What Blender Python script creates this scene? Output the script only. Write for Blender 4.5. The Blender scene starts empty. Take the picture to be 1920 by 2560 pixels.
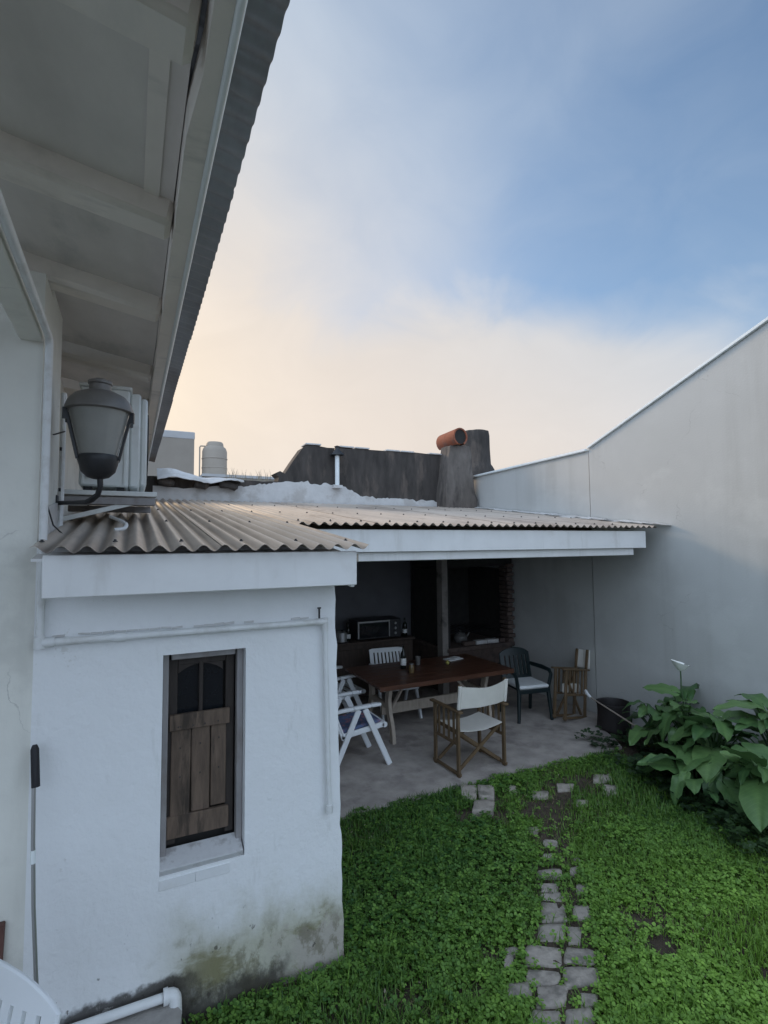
import bpy, bmesh, math, random
import numpy as np
from mathutils import Vector, Matrix, Euler, noise as mnoise

random.seed(7); RNG = np.random.default_rng(11)
S = bpy.context.scene
COL = S.collection
R = math.radians

# ------------------------------------------------------------------ camera, sky, sun, exposure
cam_d = bpy.data.cameras.new("camera"); cam = bpy.data.objects.new("camera", cam_d); COL.objects.link(cam)
cam_d.sensor_fit = 'VERTICAL'; cam_d.sensor_height = 36.0; cam_d.lens = 1300.0 / 2560.0 * 36.0
cam_d.clip_start = 0.05; cam_d.clip_end = 3000
YAW, PITCH, ROLL = R(-26), math.atan(82 / 1300), R(0.5)
fw = Vector((-math.sin(YAW) * math.cos(PITCH), math.cos(YAW) * math.cos(PITCH), math.sin(PITCH)))
rt = fw.cross(Vector((0, 0, 1))).normalized(); up = rt.cross(fw)
rt2 = rt * math.cos(ROLL) - up * math.sin(ROLL); up2 = up * math.cos(ROLL) + rt * math.sin(ROLL)
M = Matrix((rt2, up2, -fw)).transposed().to_4x4(); M.translation = Vector((0, 0, 2.4))
cam.matrix_world = M
S.camera = cam

SUN_EL, SUN_AZ = R(20), R(-20)            # azimuth from +Y, negative = towards -X
sdir = Vector((math.sin(SUN_AZ) * math.cos(SUN_EL), math.cos(SUN_AZ) * math.cos(SUN_EL), math.sin(SUN_EL)))
world = bpy.data.worlds.new("World"); S.world = world; world.use_nodes = True
nt = world.node_tree; nt.nodes.clear()
def wn(t, **k):
    n = nt.nodes.new(t)
    for a, b in k.items(): setattr(n, a, b)
    return n
def wl(a, b): nt.links.new(a, b)
def wm(op, a, b=None, c=None, clamp=False):
    n = wn('ShaderNodeMath', operation=op, use_clamp=clamp)
    for i, v in enumerate((a, b, c)):
        if v is None: continue
        if isinstance(v, (int, float)): n.inputs[i].default_value = v
        else: wl(v, n.inputs[i])
    return n.outputs[0]
def wramp(v, lo, hi):
    n = wn('ShaderNodeMapRange', interpolation_type='SMOOTHSTEP'); wl(v, n.inputs[0])
    n.inputs[1].default_value = lo; n.inputs[2].default_value = hi
    return n.outputs[0]
def wmix(f, a, b):
    n = wn('ShaderNodeMix', data_type='RGBA')
    wl(f, n.inputs[0])
    for i, v in ((6, a), (7, b)):
        if isinstance(v, tuple): n.inputs[i].default_value = (*v, 1)
        else: wl(v, n.inputs[i])
    return n.outputs[2]
sky = wn('ShaderNodeTexSky', sky_type='NISHITA'); sky.sun_disc = False
sky.sun_elevation = SUN_EL; sky.sun_rotation = SUN_AZ
sky.air_density = 1.0; sky.dust_density = 0.6; sky.ozone_density = 2.0
tc = wn('ShaderNodeTexCoord'); D = tc.outputs['Generated']
sep = wn('ShaderNodeSeparateXYZ'); wl(D, sep.inputs[0]); dz = sep.outputs[2]
dot = wn('ShaderNodeVectorMath', operation='DOT_PRODUCT'); wl(D, dot.inputs[0]); dot.inputs[1].default_value = sdir
sd = wm('MAXIMUM', dot.outputs['Value'], 0.0)
glow = wm('POWER', sd, 4.0); halo = wm('POWER', sd, 12.0)
mp = wn('ShaderNodeMapping'); wl(D, mp.inputs[0]); mp.inputs['Scale'].default_value = (1.0, 1.0, 1.5); mp.inputs['Location'].default_value = (0.35, 0.1, 0.2)
n1 = wn('ShaderNodeTexNoise'); wl(mp.outputs[0], n1.inputs['Vector'])
n1.inputs['Scale'].default_value = 2.1; n1.inputs['Detail'].default_value = 4.0; n1.inputs['Roughness'].default_value = 0.42
nz = wm('SUBTRACT', n1.outputs['Fac'], 0.5)
edge = wm('ADD', wm('MULTIPLY', glow, 0.10), wm('MULTIPLY', nz, 0.50))
hd = wn('ShaderNodeVectorMath', operation='DOT_PRODUCT'); wl(D, hd.inputs[0]); hd.inputs[1].default_value = (math.sin(R(24)), math.cos(R(24)), 0)
bank = wramp(wm('ADD', hd.outputs['Value'], wm('MULTIPLY', nz, 0.25)), 0.66, 0.92)     # the bank stands highest straight ahead
hz = wm('SUBTRACT', wm('ADD', edge, wm('MULTIPLY_ADD', bank, 0.20, 0.36)), dz)                       # > 0 inside the fog bank
n3 = wn('ShaderNodeTexNoise'); wl(mp.outputs[0], n3.inputs['Vector']); n3.inputs['Scale'].default_value = 5.5; n3.inputs['Detail'].default_value = 7.0; n3.inputs['Roughness'].default_value = 0.55; n3.inputs['Distortion'].default_value = 0.6
wisp = wm('SUBTRACT', n3.outputs['Fac'], 0.5)
haze = wramp(wm('ADD', hz, wm('MULTIPLY', wisp, 0.26)), -0.20, 0.17)
n2 = wn('ShaderNodeTexNoise'); wl(mp.outputs[0], n2.inputs['Vector']); n2.inputs['Scale'].default_value = 1.3; n2.inputs['Detail'].default_value = 3.0; n2.inputs['Roughness'].default_value = 0.4
thin = wm('ADD', wm('ADD', wm('MULTIPLY', wramp(n2.outputs['Fac'], 0.36, 0.66), 0.30), 0.16), wm('MULTIPLY', glow, 0.95), None, True)   # thin high veil, thicker towards the sun
haze = wm('MAXIMUM', haze, wm('ADD', thin, wm('MULTIPLY', wisp, 0.30), None, True))
# the blue opening is to the right of the view; away from it the sky is one even bright overcast
od = wn('ShaderNodeVectorMath', operation='DOT_PRODUCT'); wl(D, od.inputs[0]); od.inputs[1].default_value = Vector((0.55, 0.70, 0.46)).normalized()
over = wramp(wm('ADD', wm('MULTIPLY', od.outputs['Value'], -1.0), wm('MULTIPLY', nz, 0.4)), -0.62, 0.05)
K = 10.0                                                             # colours below are at background strength 0.1
blue = wn('ShaderNodeVectorMath', operation='MULTIPLY'); wl(sky.outputs[0], blue.inputs[0]); blue.inputs[1].default_value = (1.22, 1.36, 1.40)
warmth = wm('SUBTRACT', wm('MULTIPLY', sd, 0.85), wm('MULTIPLY', dz, 1.25))
hcol = wmix(wramp(warmth, -0.42, 0.42), (0.42 * K, 0.475 * K, 0.54 * K), (0.62 * K, 0.555 * K, 0.50 * K))
hcol = wmix(wm('MULTIPLY', halo, wramp(dz, 0.62, 0.18)), hcol, (0.98 * K, 0.80 * K, 0.56 * K))
hv = wn('ShaderNodeVectorMath', operation='SCALE'); wl(hcol, hv.inputs[0]); wl(wm('MULTIPLY_ADD', wisp, 0.16, 1.0), hv.inputs['Scale'])
final = wmix(haze, blue.outputs[0], hv.outputs[0])
final = wmix(over, final, (0.72 * K, 0.89 * K, 1.13 * K))
bg = wn('ShaderNodeBackground'); wl(final, bg.inputs[0]); bg.inputs[1].default_value = 0.1
wo = wn('ShaderNodeOutputWorld'); wl(bg.outputs[0], wo.inputs[0])

sun_d = bpy.data.lights.new("sun", 'SUN'); sun_d.energy = 1.55; sun_d.angle = R(14); sun_d.color = (1.0, 0.74, 0.48)
sun = bpy.data.objects.new("sun", sun_d); COL.objects.link(sun)
sun.rotation_euler = sdir.to_track_quat('Z', 'Y').to_euler()
S.view_settings.view_transform = 'Standard'; S.view_settings.look = 'None'
S.view_settings.gamma = 1.0; S.view_settings.use_curve_mapping = False
S.view_settings.exposure = 0.45
S.cycles.max_bounces = 8; S.cycles.diffuse_bounces = 6

# ------------------------------------------------------------------ helpers
class B:
    """collects shapes into one mesh object"""
    def __init__(s): s.bm = bmesh.new(); s.uv = None
    def box(s, c, d, rot=None, bev=0.0):
        r = bmesh.ops.create_cube(s.bm, size=1.0); vs = r['verts']
        m = Matrix.Translation(Vector(c))
        if rot is not None: m = m @ (rot if isinstance(rot, Matrix) else Euler(rot).to_matrix().to_4x4())
        m = m @ Matrix.Diagonal((d[0], d[1], d[2], 1))
        bmesh.ops.transform(s.bm, matrix=m, verts=vs)
        if bev > 0:
            es = list({e for v in vs for e in v.link_edges})
            bmesh.ops.bevel(s.bm, geom=es, offset=bev, segments=1, affect='EDGES', profile=0.5)
        return s
    def bar(s, a, b, w, t, upv=(0, 0, 1), bev=0.0):
        """rectangular bar from a to b, w across (side), t along the up direction"""
        a, b = Vector(a), Vector(b); y = (b - a); L = y.length; y.normalize()
        u = Vector(upv); x = y.cross(u)
        if x.length < 1e-4: x = y.cross(Vector((1, 0, 0)))
        x.normalize(); z = x.cross(y)
        m = Matrix((x, y, z)).transposed().to_4x4()
        return s.box((a + b) / 2, (w, L, t), m, bev)
    def tube(s, pts, r, n=10, cap=True):
        pts = [Vector(p) for p in pts]; rs = r if isinstance(r, (list, tuple)) else [r] * len(pts)
        rings = []; prev = None
        for i, p in enumerate(pts):
            t = (pts[min(i + 1, len(pts) - 1)] - pts[max(i - 1, 0)]).normalized()
            if prev is None:
                x = t.cross(Vector((0, 0, 1)))
                if x.length < 1e-3: x = t.cross(Vector((0, 1, 0)))
            else: x = prev - t * prev.dot(t)
            x.normalize(); prev = x; y = t.cross(x)
            rings.append([s.bm.verts.new(p + (x * math.cos(2 * math.pi * k / n) + y * math.sin(2 * math.pi * k / n)) * rs[i]) for k in range(n)])
        for a, b in zip(rings, rings[1:]):
            for k in range(n): s.bm.faces.new((a[k], a[(k + 1) % n], b[(k + 1) % n], b[k]))
        if cap:
            s.bm.faces.new(rings[0][::-1]); s.bm.faces.new(rings[-1])
        return s
    def lathe(s, prof, n=20, c=(0, 0, 0), ang=2 * math.pi):
        c = Vector(c); rings = []; full = abs(ang - 2 * math.pi) < 1e-6; m = n if full else n + 1
        for r, z in prof:
            rings.append([s.bm.verts.new(c + Vector((r * math.cos(ang * k / n), r * math.sin(ang * k / n), z))) for k in range(m)])
        for a, b in zip(rings, rings[1:]):
            for k in range(n): s.bm.faces.new((a[k], a[(k + 1) % m], b[(k + 1) % m], b[k]))
        if prof[0][0] > 1e-4: s.bm.faces.new(rings[0][::-1])
        if prof[-1][0] > 1e-4: s.bm.faces.new(rings[-1])
        return s
    def prism(s, poly, a, b, axis='z'):
        """polygon in the two other axes, extruded from a to b along axis (x: (y,z), y: (x,z), z: (x,y))"""
        f = {'z': lambda p, h: (p[0], p[1], h), 'y': lambda p, h: (p[0], h, p[1]), 'x': lambda p, h: (h, p[0], p[1])}[axis]
        lo = [s.bm.verts.new(f(p, a)) for p in poly]; hi = [s.bm.verts.new(f(p, b)) for p in poly]
        n = len(poly)
        s.bm.faces.new(lo[::-1]); s.bm.faces.new(hi)
        for i in range(n): s.bm.faces.new((lo[i], lo[(i + 1) % n], hi[(i + 1) % n], hi[i]))
        return s
    def grid(s, P, th=0.0):
        """rows of points -> sheet; th > 0 gives it a thickness downwards along z"""
        V = [[s.bm.verts.new(p) for p in row] for row in P]
        for a, b in zip(V, V[1:]):
            for k in range(len(a) - 1): s.bm.faces.new((a[k], a[k + 1], b[k + 1], b[k]))
        if th:
            W = [[s.bm.verts.new(Vector(p) - Vector((0, 0, th))) for p in row] for row in P]
            for a, b in zip(W, W[1:]):
                for k in range(len(a) - 1): s.bm.faces.new((a[k], b[k], b[k + 1], a[k + 1]))
            for A, Bq in ((V[0], W[0]), (V[-1], W[-1]), ([r[0] for r in V], [r[0] for r in W]), ([r[-1] for r in V], [r[-1] for r in W])):
                for k in range(len(A) - 1): s.bm.faces.new((A[k], A[k + 1], Bq[k + 1], Bq[k]))
        return s
    def jitter(s, amt, freq=6.0):
        for v in s.bm.verts: v.co += mnoise.noise_vector(v.co * freq) * amt
        return s
    def cut(s, k=1):
        bmesh.ops.subdivide_edges(s.bm, edges=s.bm.edges[:], cuts=k, use_grid_fill=True); return s
    def mesh(s, name, m, sharp=38):
        bmesh.ops.recalc_face_normals(s.bm, faces=s.bm.faces[:])
        me = bpy.data.meshes.new(name); s.bm.to_mesh(me); s.bm.free()
        me.materials.append(m)
        me.shade_smooth(); me.set_sharp_from_angle(angle=R(sharp))
        return me
    def obj(s, name, m, parent=None, sharp=38):
        return link(name, s.mesh(name, m, sharp), parent)
def link(name, me, parent=None):
    o = bpy.data.objects.new(name, me); COL.objects.link(o)
    if parent is not None: o.parent = parent
    return o
def tag(o, label=None, cat=None, group=None, kind=None):
    if label: o['label'] = label
    if cat: o['category'] = cat
    if group: o['group'] = group
    if kind: o['kind'] = kind
    return o
def thing(name, label, cat, loc=(0, 0, 0), rz=0.0, group=None):
    o = bpy.data.objects.new(name, None); COL.objects.link(o)
    o.location = loc; o.rotation_euler = (0, 0, rz); o.empty_display_size = 0.1
    return tag(o, label, cat, group)
def copy_tree(o, parent=None):
    c = o.copy(); COL.objects.link(c)
    if parent is not None: c.parent = parent
    for ch in list(o.children): copy_tree(ch, c)
    return c

def mat(name, col, rough=0.7, var=0.15, scale=6.0, bump=0.0, bscale=60.0, metal=0.0, col2=None, c2scale=2.0, c2amt=0.0, spec=0.5, stretch=(1, 1, 1), world_pos=False, c2lo=0.5, c2hi=0.66, trans=0.0):
    m = bpy.data.materials.new(name); m.use_nodes = True; t = m.node_tree; t.nodes.clear()
    N = lambda ty: t.nodes.new(ty); L = t.links.new
    out = N('ShaderNodeOutputMaterial'); p = N('ShaderNodeBsdfPrincipled'); L(p.outputs[0], out.inputs[0])
    if world_pos: co = N('ShaderNodeNewGeometry').outputs['Position']
    else: co = N('ShaderNodeTexCoord').outputs['Object']
    mp = N('ShaderNodeMapping'); L(co, mp.inputs[0]); mp.inputs['Scale'].default_value = stretch; co = mp.outputs[0]
    n = N('ShaderNodeTexNoise'); L(co, n.inputs['Vector']); n.inputs['Scale'].default_value = scale; n.inputs['Detail'].default_value = 6; n.inputs['Roughness'].default_value = 0.62
    mr = N('ShaderNodeMapRange'); L(n.outputs['Fac'], mr.inputs[0]); mr.inputs[1].default_value = 0.28; mr.inputs[2].default_value = 0.72
    mr.inputs[3].default_value = 1 - var; mr.inputs[4].default_value = 1 + var
    hsv = N('ShaderNodeVectorMath'); hsv.operation = 'SCALE'; hsv.inputs[0].default_value = col; L(mr.outputs[0], hsv.inputs['Scale'])
    c = hsv.outputs[0]
    if col2 is not None:
        n2 = N('ShaderNodeTexNoise'); L(co, n2.inputs['Vector']); n2.inputs['Scale'].default_value = c2scale; n2.inputs['Detail'].default_value = 7; n2.inputs['Roughness'].default_value = 0.65
        r2 = N('ShaderNodeMapRange'); r2.interpolation_type = 'SMOOTHSTEP'; L(n2.outputs['Fac'], r2.inputs[0]); r2.inputs[1].default_value = c2lo; r2.inputs[2].default_value = c2hi; r2.inputs[4].default_value = c2amt
        mx = N('ShaderNodeMix'); mx.data_type = 'RGBA'; L(r2.outputs[0], mx.inputs[0]); L(c, mx.inputs[6]); mx.inputs[7].default_value = (*col2, 1); c = mx.outputs[2]
    L(c, p.inputs['Base Color'])
    p.inputs['Roughness'].default_value = rough; p.inputs['Metallic'].default_value = metal
    p.inputs['Specular IOR Level'].default_value = spec
    if trans: p.inputs['Transmission Weight'].default_value = trans
    if bump:
        nb = N('ShaderNodeTexNoise'); L(co, nb.inputs['Vector']); nb.inputs['Scale'].default_value = bscale; nb.inputs['Detail'].default_value = 5
        b = N('ShaderNodeBump'); b.inputs['Strength'].default_value = 1.0; b.inputs['Distance'].default_value = bump
        L(nb.outputs['Fac'], b.inputs['Height']); L(b.outputs[0], p.inputs['Normal'])
    m['c'] = 1
    return m

# ------------------------------------------------------------------ materials
M_white   = mat('white_paint', (0.76, 0.77, 0.78), 0.6, 0.04, 3, 0.0015, 45, world_pos=True, col2=(0.60, 0.59, 0.55), c2scale=1.6, c2amt=0.35)
M_fascia  = mat('white_board_paint', (0.83, 0.83, 0.83), 0.5, 0.05, 4, 0.0008, 25, world_pos=True, col2=(0.55, 0.50, 0.45), c2scale=3.0, c2amt=0.3, c2lo=0.55, c2hi=0.75)
M_cream   = mat('off_white_house_paint', (0.78, 0.77, 0.71), 0.7, 0.05, 3, 0.0015, 40, world_pos=True, col2=(0.52, 0.51, 0.47), c2scale=2.2, c2amt=0.4)
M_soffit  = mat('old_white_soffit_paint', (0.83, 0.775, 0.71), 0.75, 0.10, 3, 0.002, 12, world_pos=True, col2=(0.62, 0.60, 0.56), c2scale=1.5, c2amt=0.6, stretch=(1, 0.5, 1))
M_panel   = mat('shaded_soffit_panel', (0.70, 0.66, 0.62), 0.8, 0.12, 2.5, 0.004, 9, world_pos=True, col2=(0.50, 0.49, 0.465), c2scale=2.0, c2amt=0.75, stretch=(1, 0.6, 1))  # darker than the rafters: shade between them put into the paint
M_grey    = mat('grey_boundary_render', (0.52, 0.52, 0.50), 0.85, 0.04, 1.6, 0.0015, 50, world_pos=True, col2=(0.50, 0.50, 0.475), c2scale=0.9, c2amt=0.5)
M_gutter  = mat('white_enamel_strip', (0.82, 0.86, 0.86), 0.35, 0.05, 8)
M_galv    = mat('dull_zinc_sheet', (0.36, 0.37, 0.39), 0.5, 0.18, 5, 0.0, metal=0.55, col2=(0.24, 0.22, 0.21), c2scale=3, c2amt=0.5, stretch=(1, 0.4, 1))
M_roof    = mat('weathered_tan_roof_sheet', (0.55, 0.47, 0.395), 0.42, 0.16, 4, 0.0006, 30, metal=0.15, col2=(0.24, 0.18, 0.145), c2scale=2.2, c2amt=0.55, stretch=(1, 0.25, 1), world_pos=True)
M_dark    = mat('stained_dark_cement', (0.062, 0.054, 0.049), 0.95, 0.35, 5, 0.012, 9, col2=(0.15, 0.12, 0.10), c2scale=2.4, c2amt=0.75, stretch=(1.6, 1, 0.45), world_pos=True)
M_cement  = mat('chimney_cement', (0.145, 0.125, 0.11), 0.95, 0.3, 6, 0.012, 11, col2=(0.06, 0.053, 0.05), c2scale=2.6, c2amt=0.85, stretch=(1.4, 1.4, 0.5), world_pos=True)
M_terra   = mat('terracotta', (0.30, 0.095, 0.05), 0.85, 0.25, 12, 0.003, 30, col2=(0.16, 0.10, 0.08), c2scale=6, c2amt=0.6)
M_column  = mat('grimy_column_paint', (0.26, 0.235, 0.215), 0.9, 0.2, 5, 0.003, 30, col2=(0.07, 0.06, 0.055), c2scale=3, c2amt=0.8)
M_sootvoid    = mat('soot_and_dark_void', (0.03, 0.028, 0.026), 0.95, 0.3, 8)  # soot, and the painted dark inside openings
M_plaster = mat('flaking_whitewash', (0.62, 0.61, 0.60), 0.9, 0.08, 7, 0.004, 20, col2=(0.42, 0.39, 0.36), c2scale=3.0, c2amt=0.6, world_pos=True)
M_wood    = mat('grey_weathered_wood', (0.125, 0.088, 0.064), 0.8, 0.4, 9, 0.0015, 40, col2=(0.035, 0.026, 0.02), c2scale=5, c2amt=0.85, stretch=(3, 3, 0.5))
M_wooddk  = mat('dark_stained_wood', (0.065, 0.045, 0.035), 0.7, 0.3, 10, 0.001, 40, stretch=(3, 3, 0.5))
M_sill    = mat('grimy_white_sill', (0.58, 0.58, 0.585), 0.7, 0.15, 9, 0.001, 30, col2=(0.27, 0.25, 0.24), c2scale=9, c2amt=0.7)
M_leaf    = mat('blackened_wood', (0.035, 0.027, 0.023), 0.75, 0.35, 10, 0.001, 40, stretch=(3, 3, 0.5))
M_frame   = mat('pale_grey_frame_paint', (0.30, 0.285, 0.285), 0.7, 0.2, 9, 0.001, 30, col2=(0.22, 0.19, 0.17), c2scale=7, c2amt=0.6, stretch=(1, 1, 0.4))
M_glass   = mat('dark_window_glass', (0.012, 0.014, 0.017), 0.08, 0.1, 3, spec=0.5)
M_table   = mat('red_brown_varnished_wood', (0.105, 0.046, 0.028), 0.35, 0.3, 8, 0.0008, 30, col2=(0.05, 0.02, 0.013), c2scale=5, c2amt=0.5, stretch=(0.4, 4, 4))
M_pale    = mat('pale_bare_wood', (0.40, 0.34, 0.28), 0.7, 0.2, 8, 0.001, 30, stretch=(3, 3, 0.6))
M_olive   = mat('brown_varnished_wood', (0.13, 0.085, 0.045), 0.6, 0.25, 10, 0.0006, 30, stretch=(3, 3, 0.6))
M_canvas  = mat('off_white_canvas', (0.74, 0.71, 0.65), 0.9, 0.06, 8, 0.0008, 160)
M_plastic = mat('white_plastic', (0.80, 0.82, 0.84), 0.38, 0.03, 5)
M_green   = mat('dark_green_plastic', (0.005, 0.014, 0.016), 0.45, 0.1, 5)
M_cush    = mat('white_cushion_cloth', (0.72, 0.74, 0.74), 0.9, 0.06, 10, 0.001, 90)
M_blue    = mat('blue_red_print_cloth', (0.10, 0.14, 0.25), 0.9, 0.3, 14, col2=(0.42, 0.18, 0.20), c2scale=11, c2amt=0.9)
M_black   = mat('black_iron', (0.022, 0.023, 0.026), 0.45, 0.2, 12)
M_zinclamp= mat('dull_grey_lamp_metal', (0.19, 0.18, 0.17), 0.5, 0.15, 8, metal=0.3)
M_opal    = mat('opal_lamp_glass', (0.30, 0.30, 0.28), 0.06, 0.1, 4, spec=0.5)
M_ac      = mat('off_white_appliance_paint', (0.72, 0.74, 0.72), 0.45, 0.04, 5, col2=(0.5, 0.47, 0.42), c2scale=3, c2amt=0.3)
M_pvc     = mat('white_pvc', (0.74, 0.75, 0.75), 0.4, 0.06, 9, col2=(0.5, 0.47, 0.43), c2scale=8, c2amt=0.35)
M_rubber  = mat('black_rubber_grip', (0.015, 0.014, 0.018), 0.6, 0.1, 8)
M_alu     = mat('brushed_aluminium', (0.42, 0.42, 0.42), 0.35, 0.1, 20, metal=0.8, stretch=(1, 1, 0.1))
M_bin     = mat('black_bin_plastic', (0.022, 0.018, 0.018), 0.6, 0.2, 8)
M_brick   = mat('sooty_brick', (0.11, 0.078, 0.065), 0.9, 0.25, 14, 0.003, 40, col2=(0.05, 0.04, 0.038), c2scale=5, c2amt=0.8)
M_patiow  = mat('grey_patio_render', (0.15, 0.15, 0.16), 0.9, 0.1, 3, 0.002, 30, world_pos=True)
M_concrete= mat('worn_patio_concrete', (0.39, 0.35, 0.32), 0.9, 0.24, 5, 0.003, 40, col2=(0.21, 0.185, 0.175), c2scale=2.2, c2amt=0.7, world_pos=True)
M_slab    = mat('dirty_slab_concrete', (0.36, 0.34, 0.32), 0.95, 0.25, 7, 0.004, 30, col2=(0.09, 0.085, 0.07), c2scale=3, c2amt=0.8, world_pos=True)
M_stone   = mat('grey_path_stone', (0.39, 0.345, 0.30), 0.8, 0.22, 18, 0.003, 60, col2=(0.19, 0.175, 0.15), c2scale=7, c2amt=0.8, world_pos=True)
M_soil    = mat('dark_soil', (0.075, 0.056, 0.041), 1.0, 0.4, 14, 0.02, 30, col2=(0.085, 0.062, 0.042), c2scale=7, c2amt=0.8, world_pos=True)
M_farwall = mat('pale_far_render', (0.34, 0.30, 0.255), 0.9, 0.05, 2)
M_fartop  = mat('white_far_parapet', (0.50, 0.50, 0.50), 0.8, 0.06, 2)
M_tank    = mat('pale_water_tank_plastic', (0.40, 0.345, 0.285), 0.6, 0.05, 2)
M_flower  = mat('white_spathe', (0.86, 0.86, 0.82), 0.5, 0.03, 10)
M_yellow  = mat('yellow_fruit_skin', (0.36, 0.33, 0.08), 0.5, 0.15, 12)
M_bottle  = mat('dark_bottle_glass', (0.008, 0.010, 0.008), 0.1, 0.1, 5)
M_jar     = mat('amber_jar_glass', (0.16, 0.11, 0.05), 0.15, 0.2, 9)
M_paper   = mat('white_paper', (0.78, 0.78, 0.76), 0.8, 0.03, 9)
M_brown   = mat('red_brown_board_paint', (0.12, 0.055, 0.045), 0.7, 0.2, 8)
M_litter  = mat('pale_leaf_litter', (0.33, 0.29, 0.22), 0.9, 0.3, 20, world_pos=True)

def weathered(m, col, amt, st, lo=0.5, hi=0.72, sc=1.0, crack=0.0):
    """rain streaks (stretched noise) and hairline cracks over a painted wall"""
    t = m.node_tree; p = next(n for n in t.nodes if n.type == 'BSDF_PRINCIPLED'); src = p.inputs['Base Color'].links[0].from_socket
    N = lambda ty: t.nodes.new(ty); L = t.links.new
    g = N('ShaderNodeNewGeometry'); mp = N('ShaderNodeMapping'); L(g.outputs['Position'], mp.inputs[0]); mp.inputs['Scale'].default_value = st
    n = N('ShaderNodeTexNoise'); L(mp.outputs[0], n.inputs['Vector']); n.inputs['Scale'].default_value = sc; n.inputs['Detail'].default_value = 7; n.inputs['Roughness'].default_value = 0.6
    r = N('ShaderNodeMapRange'); r.interpolation_type = 'SMOOTHSTEP'; L(n.outputs['Fac'], r.inputs[0]); r.inputs[1].default_value = lo; r.inputs[2].default_value = hi; r.inputs[4].default_value = amt
    mx = N('ShaderNodeMix'); mx.data_type = 'RGBA'; L(r.outputs[0], mx.inputs[0]); L(src, mx.inputs[6]); mx.inputs[7].default_value = (*col, 1); out = mx.outputs[2]
    if crack:
        w = N('ShaderNodeTexNoise'); L(g.outputs['Position'], w.inputs['Vector']); w.inputs['Scale'].default_value = 3.0; w.inputs['Detail'].default_value = 6
        ad = N('ShaderNodeVectorMath'); ad.operation = 'MULTIPLY_ADD'; L(w.outputs['Color'], ad.inputs[0]); ad.inputs[1].default_value = (.5, .5, .5); L(g.outputs['Position'], ad.inputs[2])
        v = N('ShaderNodeTexVoronoi'); v.feature = 'DISTANCE_TO_EDGE'; L(ad.outputs[0], v.inputs['Vector']); v.inputs['Scale'].default_value = 0.75
        r2 = N('ShaderNodeMapRange'); r2.interpolation_type = 'SMOOTHSTEP'; L(v.outputs['Distance'], r2.inputs[0]); r2.inputs[1].default_value = 0.0035; r2.inputs[2].default_value = 0.0008
        k = N('ShaderNodeMath'); k.operation = 'MULTIPLY'; L(r2.outputs[0], k.inputs[0])
        r3 = N('ShaderNodeMapRange'); L(w.outputs['Fac'], r3.inputs[0]); r3.inputs[1].default_value = 0.5; r3.inputs[2].default_value = 0.62; r3.inputs[4].default_value = crack; L(r3.outputs[0], k.inputs[1])
        m2 = N('ShaderNodeMix'); m2.data_type = 'RGBA'; L(k.outputs[0], m2.inputs[0]); L(out, m2.inputs[6]); m2.inputs[7].default_value = (0.2, 0.19, 0.18, 1); out = m2.outputs[2]
    L(out, p.inputs['Base Color'])
weathered(M_grey, (0.40, 0.395, 0.37), 0.45, (2.6, 2.6, 0.22), 0.50, 0.74, 1.0, 0.3)
weathered(M_grey, (0.60, 0.60, 0.575), 0.5, (0.7, 0.7, 0.9), 0.50, 0.60, 1.0)
weathered(M_fascia, (0.55, 0.53, 0.50), 0.35, (9, 9, 1.0), 0.52, 0.74)
weathered(M_cream, (0.50, 0.49, 0.45), 0.4, (4, 4, 0.5), 0.52, 0.75, 1.0, 0.4)
weathered(M_soffit, (0.42, 0.40, 0.37), 0.5, (2.2, 7, 2), 0.54, 0.74)
def roof_dirt(m):
    t = m.node_tree; p = next(n for n in t.nodes if n.type == 'BSDF_PRINCIPLED'); src = p.inputs['Base Color'].links[0].from_socket
    N = lambda ty: t.nodes.new(ty); L = t.links.new
    at = N('ShaderNodeAttribute'); at.attribute_name = 'valley'
    g = N('ShaderNodeNewGeometry'); mp = N('ShaderNodeMapping'); L(g.outputs['Position'], mp.inputs[0]); mp.inputs['Scale'].default_value = (9, 1.3, 1)
    n = N('ShaderNodeTexNoise'); L(mp.outputs[0], n.inputs['Vector']); n.inputs['Scale'].default_value = 1.0; n.inputs['Detail'].default_value = 6
    a = N('ShaderNodeMath'); a.operation = 'MULTIPLY_ADD'; L(n.outputs['Fac'], a.inputs[0]); a.inputs[1].default_value = 1.1; a.inputs[2].default_value = -0.55
    b = N('ShaderNodeMath'); b.operation = 'ADD'; L(at.outputs['Fac'], b.inputs[0]); L(a.outputs[0], b.inputs[1])
    r = N('ShaderNodeMapRange'); r.interpolation_type = 'SMOOTHSTEP'; L(b.outputs[0], r.inputs[0]); r.inputs[1].default_value = 0.42; r.inputs[2].default_value = 1.0; r.inputs[4].default_value = 0.58
    mx = N('ShaderNodeMix'); mx.data_type = 'RGBA'; L(r.outputs[0], mx.inputs[0]); L(src, mx.inputs[6]); mx.inputs[7].default_value = (0.13, 0.105, 0.09, 1); L(mx.outputs[2], p.inputs['Base Color'])
roof_dirt(M_roof)
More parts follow.
